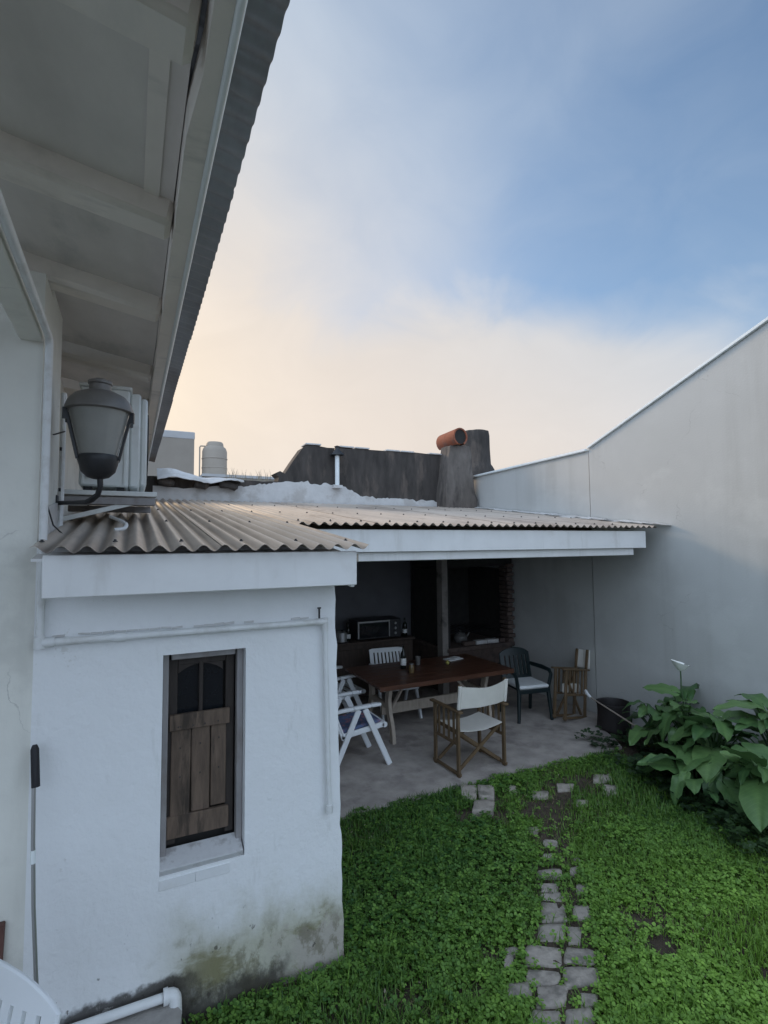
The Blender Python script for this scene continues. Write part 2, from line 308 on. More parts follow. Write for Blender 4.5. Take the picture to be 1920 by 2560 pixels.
def shed_wall_mat():
    """white paint with mould and peeling along the foot of the wall: stains with their own outline"""
    m = bpy.data.materials.new('mouldy_white_wall'); m.use_nodes = True; t = m.node_tree; t.nodes.clear()
    N = lambda ty: t.nodes.new(ty); L = t.links.new
    def mth(op, a, b=0.0, clamp=False):
        n = N('ShaderNodeMath'); n.operation = op; n.use_clamp = clamp
        for i, v in enumerate((a, b)):
            if isinstance(v, (int, float)): n.inputs[i].default_value = v
            else: L(v, n.inputs[i])
        return n.outputs[0]
    def nse(sc, det=6, rough=0.6, st=(1, 1, 1)):
        mp = N('ShaderNodeMapping'); L(pos, mp.inputs[0]); mp.inputs['Scale'].default_value = st
        n = N('ShaderNodeTexNoise'); L(mp.outputs[0], n.inputs['Vector']); n.inputs['Scale'].default_value = sc; n.inputs['Detail'].default_value = det; n.inputs['Roughness'].default_value = rough
        return n.outputs['Fac']
    def ss(v, lo, hi, amt=1.0):
        n = N('ShaderNodeMapRange'); n.interpolation_type = 'SMOOTHSTEP'; L(v, n.inputs[0])
        n.inputs[1].default_value = lo; n.inputs[2].default_value = hi; n.inputs[4].default_value = amt
        return n.outputs[0]
    def mix(f, a, b):
        n = N('ShaderNodeMix'); n.data_type = 'RGBA'; L(f, n.inputs[0])
        for i, v in ((6, a), (7, b)):
            if isinstance(v, tuple): n.inputs[i].default_value = (*v, 1)
            else: L(v, n.inputs[i])
        return n.outputs[2]
    out = N('ShaderNodeOutputMaterial'); p = N('ShaderNodeBsdfPrincipled'); L(p.outputs[0], out.inputs[0])
    pos = N('ShaderNodeNewGeometry').outputs['Position']
    sp = N('ShaderNodeSeparateXYZ'); L(pos, sp.inputs[0]); x, z = sp.outputs[0], sp.outputs[2]
    base = mix(ss(nse(1.7), 0.45, 0.75, 0.35), (0.83, 0.84, 0.85), (0.72, 0.73, 0.72))
    xin = ss(x, 0.0, 0.45)                                        # the damp starts where the slab ends
    zz = mth('ADD', z, mth('MULTIPLY', mth('SUBTRACT', nse(3.2, 7, 0.65, (1, 1, 0.6)), 0.5), 0.75))
    f1 = mth('MULTIPLY', ss(mth('MULTIPLY', zz, -1.0), -0.62, -0.22, 0.75), xin)
    c = mix(f1, base, (0.40, 0.385, 0.255))
    # olive streak band
    f2 = mth('MULTIPLY', mth('MULTIPLY', ss(mth('MULTIPLY', zz, -1.0), -0.40, -0.22), ss(nse(5.0, 6, 0.6, (0.7, 1, 1.4)), 0.47, 0.62, 0.8)), xin)
    c = mix(f2, c, (0.17, 0.155, 0.055))
    # bare grey render where the paint is gone, right part
    f3 = mth('MULTIPLY', ss(mth('MULTIPLY', mth('ADD', zz, mth('MULTIPLY', mth('SUBTRACT', nse(11.0, 7, 0.7), 0.5), 0.45)), -1.0), -0.27, -0.20, 0.85), ss(mth('ADD', x, mth('MULTIPLY', nse(4.0), 0.5)), 0.92, 1.12))
    c = mix(f3, c, (0.43, 0.39, 0.35))
    fg_ = mth('MULTIPLY', mth('MULTIPLY', ss(nse(8.0, 8, 0.72, (1, 1, 0.6)), 0.50, 0.60, 0.60), ss(mth('MULTIPLY', zz, -1.0), -0.42, -0.18)), xin)
    c = mix(fg_, c, (0.15, 0.135, 0.08))
    # black mould
    zb = mth('ADD', z, mth('MULTIPLY', mth('SUBTRACT', nse(9.0, 7, 0.7, (1, 1, 0.55)), 0.5), 0.50))
    f4 = mth('MULTIPLY', ss(mth('MULTIPLY', zb, -1.0), -0.20, -0.06, 0.85), ss(mth('MULTIPLY', mth('ADD', x, mth('MULTIPLY', nse(5.0), 0.4)), -1.0), -1.12, -0.92))
    c = mix(f4, c, (0.045, 0.04, 0.034))
    f5 = mth('MULTIPLY', ss(nse(26.0, 4, 0.5, (1, 1, 0.7)), 0.66, 0.72), ss(mth('MULTIPLY', z, -1.0), -0.62, -0.25, 0.8))
    c = mix(f5, c, (0.07, 0.06, 0.05))
    f6 = mth('MULTIPLY', ss(mth('MULTIPLY', mth('ADD', z, mth('MULTIPLY', mth('SUBTRACT', nse(14.0, 5), 0.5), 0.12)), -1.0), -0.255, -0.215, 0.9), ss(mth('MULTIPLY', x, -1.0), -0.42, -0.25))
    f6 = mth('MULTIPLY', f6, ss(x, -0.32, -0.22))
    c = mix(f6, c, (0.035, 0.028, 0.022))
    c = mix(ss(nse(7.0, 8, 0.7, (1.4, 1, 0.35)), 0.60, 0.72, 0.30), c, (0.56, 0.56, 0.54))
    c = mix(ss(nse(3.3, 8, 0.75), 0.655, 0.675, 0.5), c, (0.62, 0.61, 0.58))
    L(c, p.inputs['Base Color']); p.inputs['Roughness'].default_value = 0.75
    hb = mth('ADD', nse(5.0, 8, 0.6), mth('MULTIPLY', nse(34.0, 5), 0.35))
    b = N('ShaderNodeBump'); b.inputs['Distance'].default_value = 0.010; L(hb, b.inputs['Height']); L(b.outputs[0], p.inputs['Normal'])
    return m
M_shed = shed_wall_mat()

def leaf_mat(name, dark, light, rough=0.45, ramp_attr='tint', veins=False, transl=0.25):
    m = bpy.data.materials.new(name); m.use_nodes = True; t = m.node_tree; t.nodes.clear()
    N = lambda ty: t.nodes.new(ty); L = t.links.new
    out = N('ShaderNodeOutputMaterial'); p = N('ShaderNodeBsdfPrincipled'); tr = N('ShaderNodeBsdfTranslucent'); ms = N('ShaderNodeMixShader')
    ms.inputs[0].default_value = transl; L(p.outputs[0], ms.inputs[1]); L(tr.outputs[0], ms.inputs[2]); L(ms.outputs[0], out.inputs[0])
    at = N('ShaderNodeAttribute'); at.attribute_name = ramp_attr
    mx = N('ShaderNodeMix'); mx.data_type = 'RGBA'; mx.inputs[6].default_value = (*dark, 1); mx.inputs[7].default_value = (*light, 1)
    f = at.outputs['Fac']
    if veins:
        oi = N('ShaderNodeObjectInfo')
        n = N('ShaderNodeTexNoise'); L(N('ShaderNodeTexCoord').outputs['Object'], n.inputs['Vector']); n.inputs['Scale'].default_value = 14; n.inputs['Detail'].default_value = 5
        a = N('ShaderNodeMath'); a.operation = 'MULTIPLY_ADD'; L(oi.outputs['Random'], a.inputs[0]); a.inputs[1].default_value = 0.55; a.inputs[2].default_value = -0.12
        b = N('ShaderNodeMath'); b.operation = 'MULTIPLY_ADD'; L(n.outputs['Fac'], b.inputs[0]); b.inputs[1].default_value = 0.5; L(a.outputs[0], b.inputs[2])
        c = N('ShaderNodeMath'); c.operation = 'ADD'; L(b.outputs[0], c.inputs[0]); L(f, c.inputs[1]); 
        la = N('ShaderNodeAttribute'); la.attribute_name = 'lx'; lb = N('ShaderNodeAttribute'); lb.attribute_name = 'ly'
        w1 = N('ShaderNodeMath'); w1.operation = 'MULTIPLY_ADD'; L(la.outputs['Fac'], w1.inputs[0]); w1.inputs[1].default_value = -0.75; L(lb.outputs['Fac'], w1.inputs[2])
        w2 = N('ShaderNodeMath'); w2.operation = 'MULTIPLY'; L(w1.outputs[0], w2.inputs[0]); w2.inputs[1].default_value = 9.0
        w3 = N('ShaderNodeMath'); w3.operation = 'FRACT'; L(w2.outputs[0], w3.inputs[0])
        w4 = N('ShaderNodeMapRange'); L(w3.outputs[0], w4.inputs[0]); w4.inputs[1].default_value = 0.16; w4.inputs[2].default_value = 0.02; w4.inputs[4].default_value = 0.20
        w5 = N('ShaderNodeMath'); w5.operation = 'ADD'; L(c.outputs[0], w5.inputs[0]); L(w4.outputs[0], w5.inputs[1]); w5.use_clamp = True; f = w5.outputs[0]
    L(f, mx.inputs[0]); L(mx.outputs[2], p.inputs['Base Color']); L(mx.outputs[2], tr.inputs[0])
    p.inputs['Roughness'].default_value = rough
    return m
M_grass  = leaf_mat('lawn_green', (0.036, 0.110, 0.022), (0.31, 0.54, 0.075), 0.5)
M_clover = leaf_mat('clover_green', (0.040, 0.125, 0.030), (0.31, 0.54, 0.085), 0.5)
M_weed   = leaf_mat('weed_green', (0.014, 0.034, 0.014), (0.06, 0.12, 0.035), 0.5)
M_lily   = leaf_mat('lily_leaf_green', (0.042, 0.11, 0.040), (0.20, 0.34, 0.11), 0.38, veins=True, transl=0.18)
M_stem   = mat('lily_stem_green', (0.05, 0.10, 0.035), 0.5, 0.2, 10)

# ------------------------------------------------------------------ the setting: ground, pavement, patio floor, path
def plane_grid(x0, x1, y0, y1, z, nx, ny, amp=0.0, freq=2.0):
    return [[Vector((x0 + (x1 - x0) * i / nx, y0 + (y1 - y0) * j / ny, z + (amp * mnoise.noise(Vector((x0 + (x1 - x0) * i / nx, y0 + (y1 - y0) * j / ny, 0)) * freq) if 0 < i < nx and 0 < j < ny else 0))) for i in range(nx + 1)] for j in range(ny + 1)]
g = B(); g.grid(plane_grid(-1500, 1500, -1500, 1500, -0.05, 8, 8)); tag(g.obj('ground', M_soil), kind='structure')
g = B(); g.grid(plane_grid(-0.2, 5.9, -3.0, 8.4, -0.004, 90, 150, 0.022, 2.3)); tag(g.obj('garden_soil', M_soil), kind='structure')
# patio floor with a broken front edge
edge = [(x, 4.40 + 0.035 * mnoise.noise(Vector((x * 3, 0, 3))) + 0.02 * mnoise.noise(Vector((x * 9, 1, 0)))) for x in np.linspace(0.9, 5.2, 60)]
poly = edge + [(5.35, 4.62), (5.50, 4.95), (5.62, 5.1), (5.89, 5.15), (5.89, 8.29), (0.9, 8.29)]
g = B(); g.prism(poly, -0.06, 0.025); tag(g.obj('patio_floor', M_concrete), kind='structure')
# raised pavement along the house
poly = [(-3.2, -2.5), (0.30, -2.5), (0.31, 1.2), (0.33, 2.3), (0.30, 2.62), (0.255, 2.75), (0.27, 2.84), (0.22, 2.955), (-3.2, 2.955)]
g = B(); g.prism(poly, -0.1, 0.15); tag(g.obj('pavement', M_slab), kind='structure')
# stone path: recessed earth strip with the stones proud of it
STONES = [(2.728,3.090,2.898,3.005,2.816,2.923,2.651,3.006),(2.959,2.999,3.016,2.970,2.930,2.889,2.875,2.917),(2.632,2.946,2.740,2.891,2.673,2.824,2.568,2.877),
(2.506,2.801,2.649,2.729,2.517,2.598,2.382,2.667),(2.668,2.689,2.770,2.638,2.659,2.536,2.562,2.586),(2.348,2.656,2.493,2.583,2.388,2.477,2.249,2.547),
(2.497,2.562,2.577,2.522,2.457,2.409,2.381,2.447),(2.156,2.552,2.345,2.457,2.235,2.347,2.056,2.437),(2.354,2.444,2.511,2.365,2.416,2.279,2.265,2.355),
(2.033,2.419,2.211,2.330,2.141,2.259,1.969,2.345),(2.240,2.330,2.414,2.243,2.312,2.153,2.146,2.236),(1.889,2.392,2.005,2.334,1.936,2.256,1.823,2.312),
(2.011,2.317,2.173,2.236,2.072,2.137,1.918,2.214),(2.196,2.171,2.278,2.130,2.214,2.072,2.134,2.112),(1.884,2.212,2.029,2.140,1.959,2.069,1.819,2.139),
(2.051,2.129,2.179,2.065,2.103,1.997,1.980,2.058),(2.045,2.600,2.111,2.566,2.063,2.510,1.998,2.543),(1.984,2.542,2.038,2.515,1.985,2.451,1.932,2.477),
(2.885,3.210,2.957,3.173,2.913,3.127,2.842,3.163),(3.029,3.354,3.139,3.299,3.080,3.239,2.972,3.293),(2.960,4.410,3.103,4.338,2.954,4.134,2.818,4.203),
(3.104,4.323,3.246,4.251,3.098,4.060,2.962,4.130),(2.880,4.091,3.053,4.003,2.936,3.853,2.769,3.937),(3.397,4.233,3.482,4.189,3.364,4.050,3.282,4.092),
(3.547,4.043,3.679,3.976,3.570,3.861,3.442,3.926),(4.341,4.038,4.517,3.948,4.391,3.841,4.220,3.929),(4.246,3.821,4.381,3.753,4.216,3.615,4.086,3.681),
(3.766,3.720,3.877,3.663,3.780,3.574,3.672,3.629),(3.848,4.048,4.001,3.970,3.894,3.866,3.745,3.942),(3.064,3.064,3.116,3.038,3.070,2.995,3.019,3.020),
(2.848,2.837,2.920,2.800,2.826,2.714,2.757,2.749),(2.561,2.869,2.701,2.799,2.647,2.745,2.510,2.814),(3.040,3.572,3.141,3.521,3.080,3.454,2.981,3.504),
(1.74,2.06,1.88,1.99,1.80,1.91,1.67,1.98),(1.90,1.98,2.04,1.91,1.95,1.83,1.83,1.90),(1.62,1.92,1.76,1.85,1.68,1.78,1.55,1.84)]
strip = [(1.2, 1.5), (1.55, 1.35), (2.15, 1.95), (2.62, 2.42), (2.95, 2.85), (3.25, 3.3), (3.1, 3.45), (2.75, 3.1), (2.35, 2.75), (1.95, 2.42), (1.7, 2.1)]
path = B().prism(strip, -0.05, 0.012).obj('path', M_soil); tag(path, kind='structure')
def stone_mesh(q, h):
    P = [Vector((q[i], q[i + 1], 0)) for i in range(0, 8, 2)]
    c = sum(P, Vector()) / 4
    P = [p + Vector((random.uniform(-.012, .012), random.uniform(-.012, .012), 0)) for p in P]; loop = []
    for i in range(4):
        a, b, d = P[i - 1], P[i], P[(i + 1) % 4]
        k = random.choice((.08, .12, .2, .32))
        loop += [b + (a - b) * k, b + (c - b) * k * .5, b + (d - b) * k * random.uniform(.8, 1.3), b.lerp(d, .5) + (c - b.lerp(d, .5)) * random.uniform(-.05, .10)]
    b = B(); bm = b.bm; n = len(loop); tx, ty = random.uniform(-.07, .07), random.uniform(-.07, .07)
    def ring(k, z, j=0.0): return [bm.verts.new(c + (p - c) * k + Vector((random.uniform(-j, j), random.uniform(-j, j), z + (p - c).x * tx + (p - c).y * ty + random.uniform(-j, j) * .5))) for p in loop]
    r0, r1, r2, r3 = ring(1.0, -0.03), ring(1.0, h - 0.007, .002), ring(0.955, h - .001, .002), ring(0.5, h, .004)
    top = bm.verts.new(c + Vector((0, 0, h + random.uniform(-.003, .003))))
    for A, C2 in ((r0, r1), (r1, r2), (r2, r3)):
        for k in range(n): bm.faces.new((A[k], A[(k + 1) % n], C2[(k + 1) % n], C2[k]))
    for k in range(n): bm.faces.new((r3[k], r3[(k + 1) % n], top))
    return b
for i, q in enumerate(STONES):
    slab = 20 <= i <= 22
    stone_mesh(q, random.uniform(0.020, 0.027) + (0.03 if slab else 0)).obj('stone', M_stone, path, 60)

# ------------------------------------------------------------------ main house on the left: wall, porch beam, rafters, soffit, eave
house = thing('house', 'cream rendered house with raftered eave and corrugated roof edge overhead, left side', 'house')
RH = lambda x: 3.69 - 0.17 * x                                    # underside of the rafters
B().box((-3.4, 3.1, 1.85), (6.0, 0.28, 3.8)).obj('front_wall', M_cream, house)         # faces the camera, left of the lean-to
B().box((-0.5, 3.447, 1.9), (0.2, 0.414, 3.8)).obj('corner_column', M_cream, house)
B().box((-0.70, 6.63, 1.9), (0.3, 5.95, 3.8)).obj('side_wall', M_cream, house)
B().box((-0.45, 0.98, 3.445), (0.10, 3.97, 0.085), bev=0.006).obj('porch_beam', M_cream, house)
B().box((-4.5, 0.5, 1.9), (0.2, 5.0, 3.8)).obj('unseen_porch_wall', M_cream, house)  # added out of view, blocks the low sky under the porch
RY = [-0.45, 0.45, 1.345, 2.215, 3.10, 4.30, 5.3, 6.3, 7.3, 8.2]
for y in RY:
    xa, xb = -0.52, 0.128
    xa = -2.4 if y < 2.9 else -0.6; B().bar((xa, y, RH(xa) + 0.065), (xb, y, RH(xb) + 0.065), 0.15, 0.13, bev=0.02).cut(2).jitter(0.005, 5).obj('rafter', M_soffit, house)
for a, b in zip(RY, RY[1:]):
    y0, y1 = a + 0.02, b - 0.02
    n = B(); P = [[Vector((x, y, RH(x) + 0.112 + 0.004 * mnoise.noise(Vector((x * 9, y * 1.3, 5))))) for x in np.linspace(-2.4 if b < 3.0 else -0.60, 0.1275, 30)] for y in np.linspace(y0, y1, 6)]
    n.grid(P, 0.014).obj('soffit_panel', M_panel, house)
# split soffit board beside the fascia (the dark cracks)
B().grid([[Vector((x, y, RH(x) + 0.094)) for x in (0.02, 0.075)] for y in (1.45, 2.15)], 0.004).obj('soffit_patch', M_soffit, house)
def strip_board(x0, x1, z0, z1, ya, yb, name, m, gap=0.0):
    b = B(); segs = np.linspace(ya, yb, 46)
    L0 = [(x0 + gap * max(0, mnoise.noise(Vector((y * 2.2, 7, 0)))) + (0.02 if 1.12 < y < 1.42 else 0), y) for y in segs]
    lo = [b.bm.verts.new((x, y, z0)) for x, y in L0]; lo2 = [b.bm.verts.new((x1, y, z0)) for x, y in L0]
    hi = [b.bm.verts.new((x, y, z1)) for x, y in L0]; hi2 = [b.bm.verts.new((x1, y, z1)) for x, y in L0]
    for i in range(len(segs) - 1):
        b.bm.faces.new((lo[i], lo[i + 1], lo2[i + 1], lo2[i])); b.bm.faces.new((hi[i], hi[i + 1], hi2[i + 1], hi2[i]))
        b.bm.faces.new((lo[i], lo[i + 1], hi[i + 1], hi[i])); b.bm.faces.new((lo2[i], lo2[i + 1], hi2[i + 1], hi2[i]))
    b.bm.faces.new((lo[0], lo2[0], hi2[0], hi[0])); b.bm.faces.new((lo[-1], lo2[-1], hi2[-1], hi[-1]))
    return b.obj(name, m, house)
strip_board(0.1305, 0.196, 3.660, 3.79, -2.0, 8.9, 'eave_board', M_soffit, 0.006)
B().tube([(0.2085, -2.0, 3.664), (0.2085, 8.9, 3.664)], 0.0125, 12).box((0.2085, 3.45, 3.72), (0.010, 10.88, 0.09)).obj('drip_edge', M_gutter, house)
def corrugated(x0, x1, y0, y1, hfun, along, pitch, amp, th, nperp=10, nlong=2, phase=0.0, edge_j=0.0):
    """corrugated sheet; ridges run along 'along' ('x' or 'y'); hfun(x, y) is the plane"""
    b = B(); P = []
    if along == 'y':
        xs = np.arange(x0, x1 + 1e-6, pitch / nperp)
        for y in np.linspace(y0, y1, nlong + 1):
            P.append([Vector((x, y, hfun(x, y) + amp * math.sin(2 * math.pi * (x + phase) / pitch))) for x in xs])
    else:
        ys = np.arange(y0, y1 + 1e-6, pitch / nperp)
        for x in np.linspace(x0, x1, nlong + 1):
            P.append([Vector((x + (edge_j * mnoise.noise(Vector((0, y * 2.0, 1))) if x == x1 else 0), y, hfun(x, y) + amp * math.sin(2 * math.pi * (y + phase) / pitch))) for y in ys])
    b.grid(P, th); b.corr = (along, pitch, phase, x0, y0)
    return b
def valley(o):
    """dirt lies in the valleys of the sheet: how deep each point sits, 0..1"""
    me = o.data; co = np.empty(len(me.vertices) * 3, np.float32); me.vertices.foreach_get('co', co); co = co.reshape(-1, 3)
    a = me.attributes.new('valley', 'FLOAT', 'POINT'); a.data.foreach_set('value', (0.5 - 0.5 * np.sin(2 * np.pi * co[:, 0] / 0.0985)).astype(np.float32)); return o
for k in range(14):
    y0 = -2.0 + k * 0.80; lift = 0.0015 * (k % 2)
    corrugated(-2.6, 0.335 + random.uniform(-.003, .003), y0, y0 + 0.82, lambda x, y: 3.80 - 0.17 * (x - 0.2) + lift, 'x', 0.082, 0.0065, 0.0012, 8, 2).obj('roof_sheet', M_galv, house, 60)

# ------------------------------------------------------------------ lean-to building with the covered patio
lean = thing('lean_to_building', 'white lean-to shed with tan corrugated roof running over the dark covered patio', 'shed')
FY = 2.96
edge_r = []
for z in np.linspace(2.40, -0.05, 46):
    edge_r.append((1.108 + 0.055 * (2.2 - z) / 2.2 + 0.010 * mnoise.noise(Vector((z * 7, 2, 0))) + 0.006 * mnoise.noise(Vector((z * 23, 5, 0))), z))
wx0, wx1, wz0, wz1 = 0.165, 0.587, 0.735, 1.838
w = B()
w.prism([(-0.4, -0.05), (wx0, -0.05), (wx0, 2.40), (-0.4, 2.40)], FY, FY + 0.22, 'y')
w.prism([(wx1, -0.05), (wx1, 2.40)] + edge_r, FY, FY + 0.22, 'y')
w.prism([(wx0, wz1), (wx1, wz1), (wx1, 2.40), (wx0, 2.40)], FY, FY + 0.22, 'y')
w.prism([(wx0, -0.05), (wx1, -0.05), (wx1, wz0), (wx0, wz0)], FY, FY + 0.22, 'y')
w.obj('front_wall', M_shed, lean, 25)
B().box((1.0, 5.73, 1.15), (0.2, 5.1, 2.38)).obj('side_wall', M_white, lean)
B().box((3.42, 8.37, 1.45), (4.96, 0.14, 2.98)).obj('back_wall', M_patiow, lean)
# mini window / shutter
win = B().box((wx0 + .018, FY + .09, (wz0 + wz1) / 2), (.030, .055, wz1 - wz0 - .002), bev=.004).box((wx1 - .018, FY + .09, (wz0 + wz1) / 2), (.034, .055, wz1 - wz0 - .002), bev=.004) \
    .box(((wx0 + wx1) / 2, FY + .09, wz1 - .022), (wx1 - wx0 - .09, .053, .04), bev=.004).obj('window', M_frame, lean)
tag(win, 'narrow old wooden shutter window with two arched panes')
B().box(((wx0 + wx1) / 2, FY + .175, 1.29), (.42, .02, 1.1)).obj('backing', M_sootvoid, win)  # dark sheet standing in for the unlit shed interior
B().box(((wx0 + wx1) / 2 - .004, FY + .058, wz0 + .034), (wx1 - wx0 - .006, .125, .05), rot=(R(24), 0, 0), bev=.004).obj('sill', M_sill, win)
X0, X1 = 0.199, 0.551
lf = B()
lf.box((X0 + .024, FY + .125, 1.31), (.046, .03, .97), bev=.003).box((X1 - .03, FY + .125, 1.31), (.046, .03, .97), bev=.003).box(((X0 + X1) / 2 - .003, FY + .123, 1.775), (.25, .028, .035), bev=.003)
lf.box((.366, FY + .121, 1.63), (.022, .03, .27), bev=.003)
for a, b in ((.249, .355), (.377, .482)):                         # arched heads over the panes
    m_ = (a + b) / 2; pts = [(a, 1.762), (b, 1.762)]
    left = a < .3
    arch = [(x, 1.757 - .045 * ((x - .366) / .117) ** 2) for x in np.linspace(b, a, 8)]
    lf.prism(pts + arch, FY + .113, FY + .137, 'y')
lf.obj('leaf_frame', M_leaf, win)
for a, b in ((.249, .355), (.377, .482)): B().box(((a + b) / 2, FY + .138, 1.625), (b - a + .01, .006, .29)).obj('pane', M_glass, win)
for a, b, z0 in ((.222, .310, .965), (.326, .410, .975), (.427, .496, .985)):
    B().box(((a + b) / 2, FY + .112, (1.43 + z0) / 2), (b - a + .012, .026, 1.43 - z0), rot=(0, R(random.uniform(-.4, .4)), 0), bev=.004).obj('board', M_wood, win)
B().box((.362, FY + .094, 1.46), (.312, .022, .085), bev=.004).obj('board', M_wood, win)
B().box((.358, FY + .108, .915), (.318, .028, .115), bev=.004).cut(2).jitter(.003, 20).obj('board', M_wood, win)
nl = B()
for x, z in ((.25, 1.437), (.262, 1.437), (.325, 1.437), (.386, 1.437), (.455, 1.44), (.263, 1.17), (.365, 1.175), (.462, 1.185), (.365, 1.33), (.462, 1.345), (.262, 1.32)):
    nl.box((x, FY + (.083 if z > 1.4 else .098), z), (.006, .006, .006))
tag(nl.obj('nail', M_black, win), kind='stuff')
for a, b in ((.163, .336), (.338, .51)): B().box(((a + b) / 2, FY + .004, .694), (b - a, .018, .05), bev=.0015).obj('sill_tile', M_white, lean)
# roof plane
RF = lambda x, y: 2.392 + 0.125 * (y - 2.65)
xs0 = -0.385
for k in range(2):
    xa = xs0 + k * 0.79
    corrugated(xa, xa + 0.79, 2.645 + random.uniform(-.004, .004), 8.25, lambda x, y: RF(x, y) + 0.002 * k, 'y', 0.0985, 0.0155, 0.0015, 10, 3, edge_j=0).obj('roof_sheet', M_roof, lean, 60)
xk = 1.195; k = 0
while xk < 5.80:
    x1 = min(xk + 0.79, 5.80)
    corrugated(xk, x1, 4.245 + random.uniform(-.006, .006), 8.25, lambda x, y: RF(x, y) - 0.004 + 0.002 * (k % 2), 'y', 0.0985, 0.0150, 0.0015, 10, 3).obj('roof_sheet', M_roof, lean, 60)
    xk += 0.79; k += 1
for o in lean.children:
    if o.name.startswith('roof_sheet'): valley(o)
sc = B()
for y in (2.80, 4.05, 5.4, 6.8):
    for i in range(6 if y < 4.2 else 22):
        x = -0.385 + 0.0985 * (0.25 + 3 * i) if y < 4.2 else -0.385 + 0.0985 * (0.25 + 3 * i)
        if x > 5.75: continue
        z = RF(x, y) + 0.0145
        sc.lathe([(.011, 0.0), (.011, .004), (.006, .007), (.006, .012), (0.0, .013)], 7, (x, y, z))
for i in range(14):
    x = 1.30 + 0.0985 * 3 * i
    sc.lathe([(.011, 0.0), (.011, .004), (.006, .007), (.006, .012), (0.0, .013)], 7, (x, 4.36, RF(x, 4.36) + .012))
tag(sc.obj('roof_screw', M_black, lean), kind='stuff')
# fascias
B().box((0.402, 2.724, 2.272), (1.495, 0.028, 0.190), bev=.004).obj('fascia_board', M_fascia, lean)
B().box((1.140, 3.52, 2.32), (0.024, 1.56, 0.14), rot=(R(6.5), 0, 0), bev=.003).obj('fascia_board', M_fascia, lean)
B().box((3.43, 4.316, 2.437), (4.42, 0.030, 0.205), bev=.004).obj('fascia_board', M_fascia, lean)
B().box((3.28, 4.40, 2.292), (4.40, 0.10, 0.085), bev=.006).obj('beam', M_fascia, lean)
B().box((1.66, 4.372, 2.285), (0.40, 0.055, 0.07), bev=.004).obj('beam_end', M_pale, lean)
for y in (5.3, 6.3, 7.3):
    B().box((3.45, y, RF(0, y) - 0.085), (4.7, 0.07, 0.12)).obj('beam', M_wooddk, lean)
for x in np.linspace(1.5, 5.6, 8):
    B().bar((x, 4.5, RF(0, 4.5) - 0.035), (x, 8.25, RF(0, 8.25) - 0.035), 0.05, 0.03).obj('batten', M_wooddk, lean)
B().box((0.36, 2.95, 2.372), (1.50, 0.44, 0.012), rot=(R(7), 0, 0)).obj('soffit_panel', M_fascia, lean)
# white flashing dabs along the boundary wall
fl = B()
for i in range(26):
    y = 4.22 + i * 0.155
    ww = 0.10 + 0.07 * abs(mnoise.noise(Vector((y * 2, 3, 1)))) + (0.16 * random.random() if 4.6 < y < 6.2 and i % 2 else 0)
    fl.box((5.885 - ww / 2, y, RF(0, y) + 0.024 + random.uniform(-.004, .012)), (ww, 0.17, 0.008), rot=(R(7 + random.uniform(-4, 4)), R(random.uniform(-8, 4)), R(random.uniform(-5, 5))))
fl.obj('wall_flashing', M_plaster, lean)

# ------------------------------------------------------------------ right boundary wall
bw = thing('boundary_wall', 'tall pale grey boundary wall on the right stepping up to a sloping top', 'wall')
B().prism([(5.365, -0.1), (-3.0, -0.1), (-3.0, 6.98), (2.97, 4.67), (5.365, 3.745)], 5.90, 6.12, 'x').obj('wall_panel', M_grey, bw)
B().prism([(12.0, -0.1), (5.385, -0.1), (5.385, 3.725), (8.4, 3.665), (12.0, 3.6)], 5.912, 6.12, 'x').obj('wall_panel', M_grey, bw)
B().box((6.02, 5.375, 1.8), (0.18, 0.02, 3.7)).obj('joint', M_sootvoid, bw)
def coping(a, b): return B().bar((6.0, a[0], a[1]), (6.0, b[0], b[1]), 0.27, 0.035, bev=.006)
coping((12.0, 3.617), (5.40, 3.740)).obj('coping', M_gutter, bw)
coping((5.37, 3.765), (-3.0, 7.00)).obj('coping', M_gutter, bw)

# ------------------------------------------------------------------ behind the roof: parapet, dark wall, chimneys, pipe
top = [(0.28, 3.30), (0.7, 3.27), (1.2, 3.33), (1.66, 3.345), (1.95, 3.40), (2.3, 3.445), (2.57, 3.455), (2.85, 3.42), (3.1, 3.445), (3.35, 3.38), (3.59, 3.26), (3.9, 3.225), (4.3, 3.235), (4.7, 3.21), (5.0, 3.215), (5.2, 3.20), (5.45, 3.27), (5.7, 3.19), (5.88, 3.10)]
rag = []
for (xa, za), (xb, zb) in zip(top, top[1:]):
    n = max(2, int((xb - xa) / 0.035))
    for i in range(n):
        t = i / n; x = xa + (xb - xa) * t
        rag.append((x, za + (zb - za) * t + (0.05 * mnoise.noise(Vector((x * 9, 0, 2))) + 0.035 * mnoise.noise(Vector((x * 27, 0, 2))) if x > 1.4 else 0.01 * mnoise.noise(Vector((x * 9, 0, 2))))))
rag.append(top[-1])
par = tag(B().prism([(0.28, 2.6)] + rag + [(5.88, 2.6)], 8.295, 8.328, 'y').obj('parapet', M_plaster), 'low whitewashed parapet with ragged flaking top edge along the back of the roof', 'wall')
cap = [(-0.9, 3.40)] + [(x, 3.44 + 0.02 * mnoise.noise(Vector((x * 5, 1, 1)))) for x in np.linspace(0.3, 2.15, 16)]
dark_poly = [(-0.9, 2.4)] + cap + [(2.16, 3.52), (2.10, 3.58), (2.18, 3.62), (2.26, 3.58), (2.40, 3.80), (2.56, 4.03), (2.62, 4.07), (2.82, 4.085), (3.0, 4.065), (3.6, 4.085), (4.2, 4.09), (4.7, 4.105), (5.15, 4.09), (5.6, 4.08), (5.6, 2.4)]
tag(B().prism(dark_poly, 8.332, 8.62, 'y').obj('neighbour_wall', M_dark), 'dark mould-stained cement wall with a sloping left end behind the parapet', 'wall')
cc = B()
